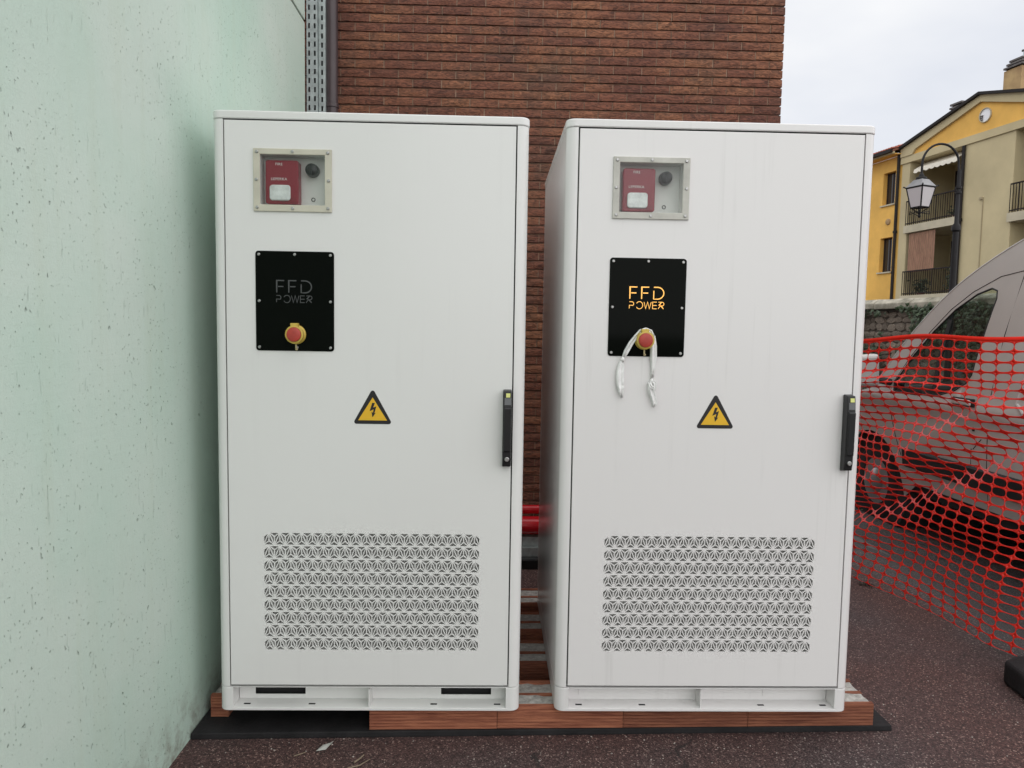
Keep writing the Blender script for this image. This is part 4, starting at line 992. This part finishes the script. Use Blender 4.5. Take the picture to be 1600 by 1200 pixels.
# ------------------------------------------------------------------ stone wall with ivy, direction of the street
DA = math.radians(-10); DV = Vector((math.sin(DA), math.cos(DA), 0)); DN = Vector((math.cos(DA), -math.sin(DA), 0))
def frame_box(P0):
    def hb(mb, s0, s1, o0, o1, z0, z1):
        p = lambda s, o, z: P0 + DV*s + DN*o + Vector((0, 0, z))
        return mb.hexa([p(s0, o0, z0), p(s1, o0, z0), p(s1, o1, z0), p(s0, o1, z0), p(s0, o0, z1), p(s1, o0, z1), p(s1, o1, z1), p(s0, o1, z1)])
    return hb
SW0 = Vector((6.0, 8.4, 0))
STONE = M('rubble_stone', (.20, .165, .13), .9, var=.55, vscale=7, bump=.8, bscale=25, objrand=.35)
COPE = M('mossy_cement_coping', (.52, .48, .39), .9, col2=(.10, .095, .065), vscale=5, bump=.7, bscale=30)
def stone_wall():
    t = thing('stone_wall', 'old rubble stone wall with a mossy cement coping behind the van', 'wall', tuple(SW0+DN*.2+Vector((0, 0, VG))))
    hb = frame_box(SW0); p = lambda s, o, z: SW0 + DV*s + DN*o + Vector((0, 0, z))
    m_ = MB(); hb(m_, -11, 9, .05, .42, VG, 1.80); m_.build('wall_core', M('old_mortar', (.10, .085, .07), .95, var=.3), t)
    rnd = random.Random(21); variants = []
    for k in range(7):
        mb = MB(); r2 = random.Random(k); n = 7
        ring = [(math.cos(2*math.pi*i/n+r2.uniform(-.2, .2))*r2.uniform(.78, 1.15), math.sin(2*math.pi*i/n+r2.uniform(-.2, .2))*r2.uniform(.82, 1.08)) for i in range(n)]
        vs = [(0, a, b) for a, b in ring] + [(-.8+r2.uniform(-.2, .2), a*.88, b*.88) for a, b in ring] + [(-.95, 0, 0)]
        fs = [(i, (i+1) % n, n+(i+1) % n, n+i) for i in range(n)] + [(n+i, n+(i+1) % n, 2*n) for i in range(n)]
        mb.add(vs, fs); variants.append(mb.mesh('stone', STONE))
    stuff = MB(); count = 0
    z = VG+.05; rows = []
    while z < 1.76:
        h = rnd.uniform(.07, .12); s_ = -10.9
        while s_ < 8.9:
            w = rnd.uniform(.09, .26); rows.append((s_+w/2, z+h/2, w, h)); s_ += w
        z += h
    def near(r): q = px(p(r[0], 0, r[1])); return -50 if (1340 < q[0] < 1580 and 440 < q[1] < 640 and r[0] > -3.5) else 1
    rows.sort(key=lambda r: (near(r), r[0]))
    for k, (s_, zz, w, h) in enumerate(rows):
        ctr = p(s_, .052, zz+rnd.uniform(-.015, .015)); d = rnd.uniform(.02, .045); rot = Matrix.Rotation(-DA, 4, 'Z')
        sc = (d, w*.56, h*.60)
        if k < 290:
            o = bpy.data.objects.new('stone', rnd.choice(variants)); COL.objects.link(o); o.parent = t
            o.location = ctr-t.location; o.rotation_euler = (rnd.uniform(-.12, .12), 0, -DA); o.scale = sc
        else:
            me = rnd.choice(variants)
            stuff.add([ctr + (rot @ Vector((v.co.x*sc[0], v.co.y*sc[1], v.co.z*sc[2]))) for v in me.vertices], [tuple(pp.vertices) for pp in me.polygons])
    tag(stuff.build('rubble', STONE, t, fix=False), kind='stuff')
    # coping in lengths
    s_ = -11
    while s_ < 9:
        L = rnd.uniform(.75, 1.1); c = MB(); dz = rnd.uniform(-.012, .012)
        q = [(-.07, 1.815), (-.07, 1.90), (.02, 1.965), (.45, 1.985), (.49, 1.93), (.49, 1.815)]
        c.prism(q, s_, min(9, s_+L)-.012, lambda u, v, w: tuple(p(w, u, v+dz)))
        c.build('coping', COPE, t, bevel=.012); s_ += L
    return p
SWP = stone_wall()
def ivy():
    rnd = random.Random(5)
    def patch(label, n, s0, s1, z0, z1, o0=-.12, o1=-.03, size=(.03, .07), dens=-.12):
        mb = MB(); pts = []
        while len(pts) < n:
            s_ = rnd.uniform(s0, s1); z = z0+(z1-z0)*rnd.random()**.7
            v = noise.noise(Vector((s_*1.7, z*2.2, 3.1)))
            if v < dens+.3*(1-(z-z0)/(z1-z0)): continue
            pts.append(SWP(s_, rnd.uniform(o0, o1), z))
        leaf_cloud(mb, pts, *size, rnd, tuple(-DN))
        tg = tag(mb.build('ivy', LEAF), label, 'ivy', 'ivy growing on the stone wall')
    patch('dark ivy creeping on the stone wall just right of the right cabinet', 1000, .02, 1.6, .5, 1.80, dens=-.45)
    patch('dark ivy under the coping, seen left of the van roof pillar', 700, -1.6, -.30, .9, 1.86)
    patch('thick ivy on the stone wall seen through the van window', 4200, -4.4, -1.65, .2, 1.95, -.22, -.02)
ivy()

# ------------------------------------------------------------------ street lamp
LAMPM = M('dark_cast_iron', (.011, .010, .011), .6, var=.2, spec=.3)
def street_lamp():
    B = Vector((5.83, 6.68, VG)); t = thing('street_lamp', 'old style dark street lamp with a lantern hanging from its arched arm', 'street lamp', tuple(B))
    z = 0
    MB().lathe([(.13, 0), (.13, .10), (.085, .16), (.070, .7), (.085, .72), (.085, .76), (.040, .82), (.033, 2.98), (.052, 3.0), (.052, 3.05), (.025, 3.09), (.020, 3.75)], lambda x, y, h: (B.x+x, B.y+y, B.z+h), 18).build('pole', LAMPM, t, smooth=35)
    for zc in (3.46, 3.52):
        MB().cyl((B.x, B.y, zc-.25), (B.x, B.y, zc-.225), .036, 16).build('collar', LAMPM, t, smooth=35)
    # arm: quarter circles in the x-z plane
    c = Vector((5.595, 6.70, 3.57)); R = .235
    pts = [(B.x, B.y, 3.45)] + [c+Vector((R*math.cos(a), .0, R*1.08*math.sin(a))) for a in [math.pi*i/18 for i in range(19)]] + [(c.x-R, c.y, 3.44)]
    MB().tube(pts, .014, 10).build('arm', LAMPM, t, smooth=True)
    # lantern
    L = Vector((c.x-R, c.y, 3.0)); ang = math.radians(20)
    def ring(r, h): return [L+Vector((r*math.cos(ang+math.pi/4+k*math.pi/2), r*math.sin(ang+math.pi/4+k*math.pi/2), h)) for k in range(4)]
    lan = MB().lathe([(.012, .46), (.028, .44), (.03, .415), (.06, .405), (.065, .385), (.05, .375)], lambda x, y, h: L+Vector((x, y, h)), 14).build('lantern_cap', LAMPM, t, smooth=35)
    a, b = ring(.172, .285), ring(.085, .375)
    MB().add(a+b, [(0, 1, 5, 4), (1, 2, 6, 5), (2, 3, 7, 6), (3, 0, 4, 7), (7, 6, 5, 4), (0, 3, 2, 1)]).build('lantern_roof', M('weathered_lantern_roof', (.22, .22, .225), .4, metal=.4, var=.2), t)
    top, bot = ring(.158, .275), ring(.102, .03)
    g = M('frosted_lantern_glass', (.55, .52, .53), .35)
    for k in range(4):
        j = (k+1) % 4; q = [bot[k], bot[j], top[j], top[k]]; ctr = sum(q, Vector())/4
        n = (bot[j]-bot[k]).cross(top[k]-bot[k]).normalized(); s_ = [ctr+(v-ctr)*.95 for v in q]
        MB().add([v-n*.003 for v in s_]+[v+n*.003 for v in s_], [(0, 1, 2, 3), (7, 6, 5, 4), (0, 1, 5, 4), (1, 2, 6, 5), (2, 3, 7, 6), (3, 0, 4, 7)]).build('pane', g, t)
    f = MB()
    for k in range(4):
        f.tube([bot[k], top[k], top[k]+(top[k]-L-Vector((0, 0, .275)))*.25+Vector((0, 0, .02))], .009, 6); f.tube([bot[k], bot[(k+1) % 4]], .008, 6); f.tube([top[k], top[(k+1) % 4]], .010, 6)
        f.tube([bot[k], L+Vector((0, 0, -.05))], .006, 6); f.tube([bot[k]-Vector((0, 0, .0)), bot[k]+(bot[k]-L)*.12+Vector((0, 0, -.09)), bot[(k+1) % 4]+Vector((0, 0, -.05))], .005, 5)
    f.build('lantern_frame', LAMPM, t)
    MB().lathe([(.004, -.10), (.02, -.08), (.012, -.05), (.03, -.04)], lambda x, y, h: L+Vector((x, y, h)), 10).build('finial', LAMPM, t, smooth=True)
street_lamp()

# ------------------------------------------------------------------ yellow house
HP = Vector((17.04, 25.58, 0))
def house():
    t = thing('house', 'yellow and beige apartment house with loggias and a low gable roof', 'house', tuple(HP+Vector((0, 0, VG))))
    hb = frame_box(HP); P = lambda s, o, z: HP + DV*s + DN*o + Vector((0, 0, z))
    def B(name, mat, *boxes, parent=None, bevel=0):
        mb = MB()
        for b in boxes: hb(mb, *b)
        return mb.build(name, mat, parent or t, bevel=bevel)
    BEI = M('beige_render', (.53, .45, .27), .85, var=.10, vscale=.7, bump=.15, bscale=12)
    YLW = M('ochre_render', (.78, .455, .105), .85, var=.14, vscale=.8, bump=.15, bscale=12)
    SHUT = M('dark_brown_shutter', (.022, .010, .009), .6, var=.2)
    IRON = M('railing_brown', (.014, .009, .008), .65, spec=.3)
    GUT = M('dark_gutter', (.014, .011, .010), .6, spec=.3)
    SLAB = M('balcony_slab', (.50, .45, .33), .85, var=.12, vscale=2)
    # beige frame of the gable front: pilaster, blank panels, ground storey, beam
    for b in ((1.22, 1.655, 0, 2.2, VG, 8.52), (-3.62, -1.47, 0, 2.2, VG, 8.52), (-9.2, -6.2, 0, 2.2, VG, 8.52)):
        B('wall', BEI, b)
    B('ground_storey_wall', BEI, (-1.468, 1.218, .02, .3, VG, 2.80), (-6.198, -3.622, .02, .3, VG, 2.80))
    B('beam', BEI, (-9.25, 1.70, -.06, 2.2, 8.525, 8.80))
    # gable: ochre field framed by a beige verge, dark roof edge
    ax_, az = -2.15, 10.17; e0, ez = 1.66, 9.16; e1 = 2*ax_-e0
    def gp(mb, poly, o0, o1): mb.prism(poly, o0, o1, lambda u, v, w: tuple(P(u, w, v))); return mb
    gp(MB(), [(e0, 8.803), (e0, ez-.10), (ax_, az-.10), (e1, ez-.10), (e1, 8.803)], .0, 2.2).build('gable_wall', YLW, t)
    gp(MB(), [(e0+.03, 8.803), (e0+.03, ez-.03), (ax_, az-.03), (e1-.03, ez-.03), (e1-.03, 8.803), (e1+.55, 8.803), (e1+.70, 8.93), (ax_, az-.27), (e0-.75, 8.98), (e0-.60, 8.803)], -.10, -.003).build('verge_trim', BEI, t)
    gp(MB(), [(e0+.25, ez-.092), (e0+.25, ez+.02), (ax_, az+.07), (e1-.25, ez+.02), (e1-.25, ez-.092), (ax_, az-.027)], -.22, 8).build('gable_roof', GUT, t)
    # left wing under a tiled roof
    wa = [(2.03, 2.76, 4.19, 5.64), (2.03, 2.76, 7.03, 8.38)]
    more = [(4.4, 5.2, 4.19, 5.64), (4.4, 5.2, 7.03, 8.38)]
    mb = MB(); mb.plate((1.66, 8.5), (VG, 8.95), wa+more, .02, .32, lambda u, v, w: tuple(P(u, w, v))); mb.build('wing_wall', YLW, t)
    for (a, b, z0, z1) in wa+more:
        w = B('window', SHUT, (a, b, .24, .30, z0, z1))
        B('pane', M('window_glass_dark', (.02, .022, .026), .06, spec=.8), (a+.06, (a+b)/2-.03, .232, .238, z0+.07, z1-.07), ((a+b)/2+.03, b-.06, .232, .238, z0+.07, z1-.07), parent=w)
        B('frame', SHUT, ((a+b)/2-.03, (a+b)/2+.03, .21, .238, z0, z1), (a, a+.06, .21, .238, z0, z1), (b-.06, b, .21, .238, z0, z1), parent=w)
        B('sill', SLAB, (a-.06, b+.06, -.05, .24, z0-.06, z0-.002), parent=w)
    TILE = M('terracotta_tile', (.36, .10, .06), .8, var=.4, vscale=3)
    mb = MB(); ncol = 46; nrow = 12
    for i in range(ncol):
        s0 = 1.68+i*.15
        for j in range(nrow):
            o0 = -.50+j*.32; z0 = 9.16+j*.105
            vs = []
            for k in range(5):
                a = math.pi*k/4; vs.append(tuple(P(s0+.075-.072*math.cos(a), o0, z0+.02+.06*math.sin(a))))
            for k in range(5):
                a = math.pi*k/4; vs.append(tuple(P(s0+.075-.062*math.cos(a), o0+.36, z0+.105+.05*math.sin(a))))
            mb.add(vs, [(k, k+1, 5+k+1, 5+k) for k in range(4)] + [(0, 1, 2, 3, 4)])
    tag(mb.build('roof_tiles', TILE, t, fix=False), kind='stuff')
    gp2 = MB(); gp2.prism([(-.48, 9.13), (3.4, 10.38), (3.4, 10.30), (-.48, 9.05)], 1.66, 8.6, lambda u, v, w: tuple(P(w, u, v))); gp2.build('wing_roof', M('roof_deck', (.2, .08, .05), .9), t)
    B('gutter', GUT, (1.70, 8.6, -.60, -.47, 9.02, 9.15)); B('fascia', BEI, (1.66, 8.6, -.46, -.40, 8.97, 9.06)); B('soffit', YLW, (1.66, 8.6, -.39, .02, 8.955, 8.985))
    for (s_, o_, z0, z1) in ((1.80, -.07, VG, 9.02), (-1.53, -.08, VG, 8.5)):
        mb = MB(); mb.cyl(P(s_, o_, z0), P(s_, o_, z1), .06, 12); d = mb.build('downpipe', GUT, t, smooth=True)
        for zz in (2.6, 5.75): MB().cyl(P(s_, o_, zz), P(s_, o_, zz+.1), .085, 12).build('collar', GUT, d, smooth=True)
    # loggias
    def loggia(sa, sb, z0, z1, slab=True, bars=True):
        B('loggia_wall', BEI, (sa, sb, 2.10, 2.19, z0, z1-.002))
        B('balcony_slab', SLAB, (sa, sb+.05, -.12, 2.10, z0-.30, z0))
        w = (sb-sa)
        for a, b in ((sa+.05*w, sa+.47*w), (sa+.52*w, sa+.95*w)):
            d = B('balcony_door', SHUT, (a, b, 2.03, 2.098, z0, z0+2.3))
            B('pane', MATS['window_glass_dark'], (a+.08, (a+b)/2-.04, 2.02, 2.029, z0+.15, z0+2.2), ((a+b)/2+.04, b-.08, 2.02, 2.029, z0+.15, z0+2.2), parent=d)
        if bars:
            mb = MB(); zt = z0+1.0
            hb(mb, sa, sb, -.10, -.06, zt-.05, zt); hb(mb, sa, sb, -.095, -.065, z0+.06, z0+.10)
            n = int((sb-sa)/.11)
            for i in range(n+1):
                s_ = sa+(sb-sa)*i/n; th = .008 if i % 10 else .02
                hb(mb, s_-th, s_+th, -.09, -.07, z0, zt-.05)
            mb.build('railing', IRON, t)
    loggia(-1.468, 1.218, 5.96, 8.52); loggia(-1.468, 1.218, 3.12, 5.655)
    loggia(-6.198, -3.622, 5.72, 8.52); loggia(-6.198, -3.622, 2.85, 5.415)
    # awning with scalloped valance
    CAN = M('cream_awning_canvas', (.74, .70, .60), .8, var=.06)
    mb = MB(); n = 24; vs = []
    for i in range(n+1):
        s_ = -1.25+2.2*i/n
        vs += [P(s_, .55, 8.50), P(s_, -.02, 8.16), P(s_, -.05, 8.02+.03*math.cos(i*math.pi/1.5)), ]
    mb.add(vs, [(i*3+k, i*3+k+1, (i+1)*3+k+1, (i+1)*3+k) for i in range(n) for k in range(2)])
    o = mb.build('awning', CAN, t); m_ = o.modifiers.new('s', 'SOLIDIFY'); m_.thickness = .02
    # bamboo blind
    mb = MB(); n = 26
    for i in range(n):
        s_ = -.33+1.38*i/n; hb(mb, s_, s_+.036, -.03+.008*(i % 2), -.015+.008*(i % 2), 4.05, 5.62)
    mb.build('bamboo_blind', M('bamboo_brown', (.34, .19, .125), .8, var=.45, vscale=3, stretch=(14, 14, 1)), t)
    # chimneys
    CHM = M('chimney_render', (.50, .35, .17), .9, col2=(.28, .17, .09), vscale=1.6, bump=.3, bscale=8); CAP = M('concrete_cap', (.13, .12, .115), .9, var=.25)
    c = B('chimney', CHM, (-3.42, -2.72, .25, 1.2, 9.7, 10.76))
    for k in range(3): B('cap_slab', CAP, (-3.48+.05*k, -2.66-.08-.06*k, .19+.05*k, 1.26, 10.80+k*.115, 10.86+k*.115), parent=c)
    B('cap_core', CAP, (-3.30, -2.95, .45, 1.0, 10.762, 11.05), parent=c)
    for s_ in (-3.05, -3.34):
        MB().cyl(P(s_, .7, 11.0), P(s_, .7, 11.40), .035, 10).build('flue', GALV, c, smooth=True); MB().cyl(P(s_, .7, 11.40), P(s_, .7, 11.44), .085, 12).build('flue_cap', CAP, c)
    c = B('chimney', CHM, (.22, .72, 1.35, 1.9, 9.3, 10.40))
    for k in range(3): B('cap_slab', CAP, (.14+.02*k, .80-.02*k, 1.28, 1.97, 10.44+k*.13, 10.51+k*.13), parent=c)
    B('cap_core', CAP, (.30, .64, 1.42, 1.82, 10.402, 10.74), parent=c)
    # round opening in the gable; white disc stands in for sky seen through it
    to = lambda x, y, h: P(-2.33+x, -.004-h, 9.38+y*1.0)
    v = MB().lathe([(.255, 0), (.255, .05), (.228, .05), (.228, .012)], to, 28).build('round_opening_rim', SLAB, t, smooth=35)
    MB().lathe([(.222, .001), (.222, .014)], to, 28).build('sky_stand_in', M('sky_stand_in_white', (.85, .86, .88), .5), v)
    for k in range(3): MB().prism([(-2.24, 9.22+k*.07), (-2.12, 9.22+k*.07), (-2.12, 9.26+k*.07), (-2.24, 9.26+k*.07)], -.05, -.021, lambda u, vv, w: tuple(P(u, w, vv))).build('far_cap_bar', CAP, v)  # bars standing in for the chimney cap seen through the opening
    # small wall fittings
    MB().lathe([(.14, 0), (.12, .05), (.05, .07)], lambda x, y, h: P(2.33+x, .018-h, 6.30+y), 16).build('wall_vent', CHM, t, smooth=True)
    mb = MB(); mb.cyl(P(-2.45, -.02, 3.2), P(-2.45, -.02, 6.45), .014, 6); hb(mb, -2.44, -2.32, -.07, -.002, 6.40, 6.48); mb.build('cable_and_box', M('painted_cable', (.36, .30, .19), .8), t)
    return P
HPF = house()
def balcony_plants():
    rnd = random.Random(8)
    for lab, s0, s1, z0, z1, n in (('leafy potted plant behind the lower balcony railing, left', .2, .9, 3.15, 3.75, 170), ('leafy potted plant at the right end of the lower balcony', -1.35, -.75, 3.2, 4.1, 230), ('small potted plant at the right end of the upper balcony', -1.3, -.8, 6.0, 6.45, 110)):
        mid = (s0+s1)/2; t = thing('potted_plant', lab, 'potted plant', tuple(HPF(mid, .25, z0-.15)), 'plants on the balconies')
        MB().lathe([(.10, 0), (.15, .22), (.16, .24)], lambda x, y, h: HPF(mid, .25, z0-.15+h)+Vector((x, y, 0)), 12).build('pot', M('plant_pot', (.16, .07, .05), .8), t)
        mb = MB(); leaf_cloud(mb, [HPF(mid+rnd.gauss(0, (s1-s0)*.25), .25+rnd.gauss(0, .1), rnd.uniform(z0+.05, z1)) for _ in range(n)], .05, .11, rnd); mb.build('foliage', M('balcony_leaf', (.06, .085, .05), .6, var=.5, vscale=6), t)
balcony_plants()
# back garden ground of the house is the same ground sheet
for o in list(S.objects):
    if 'worldframe' in o.keys(): del o['worldframe']
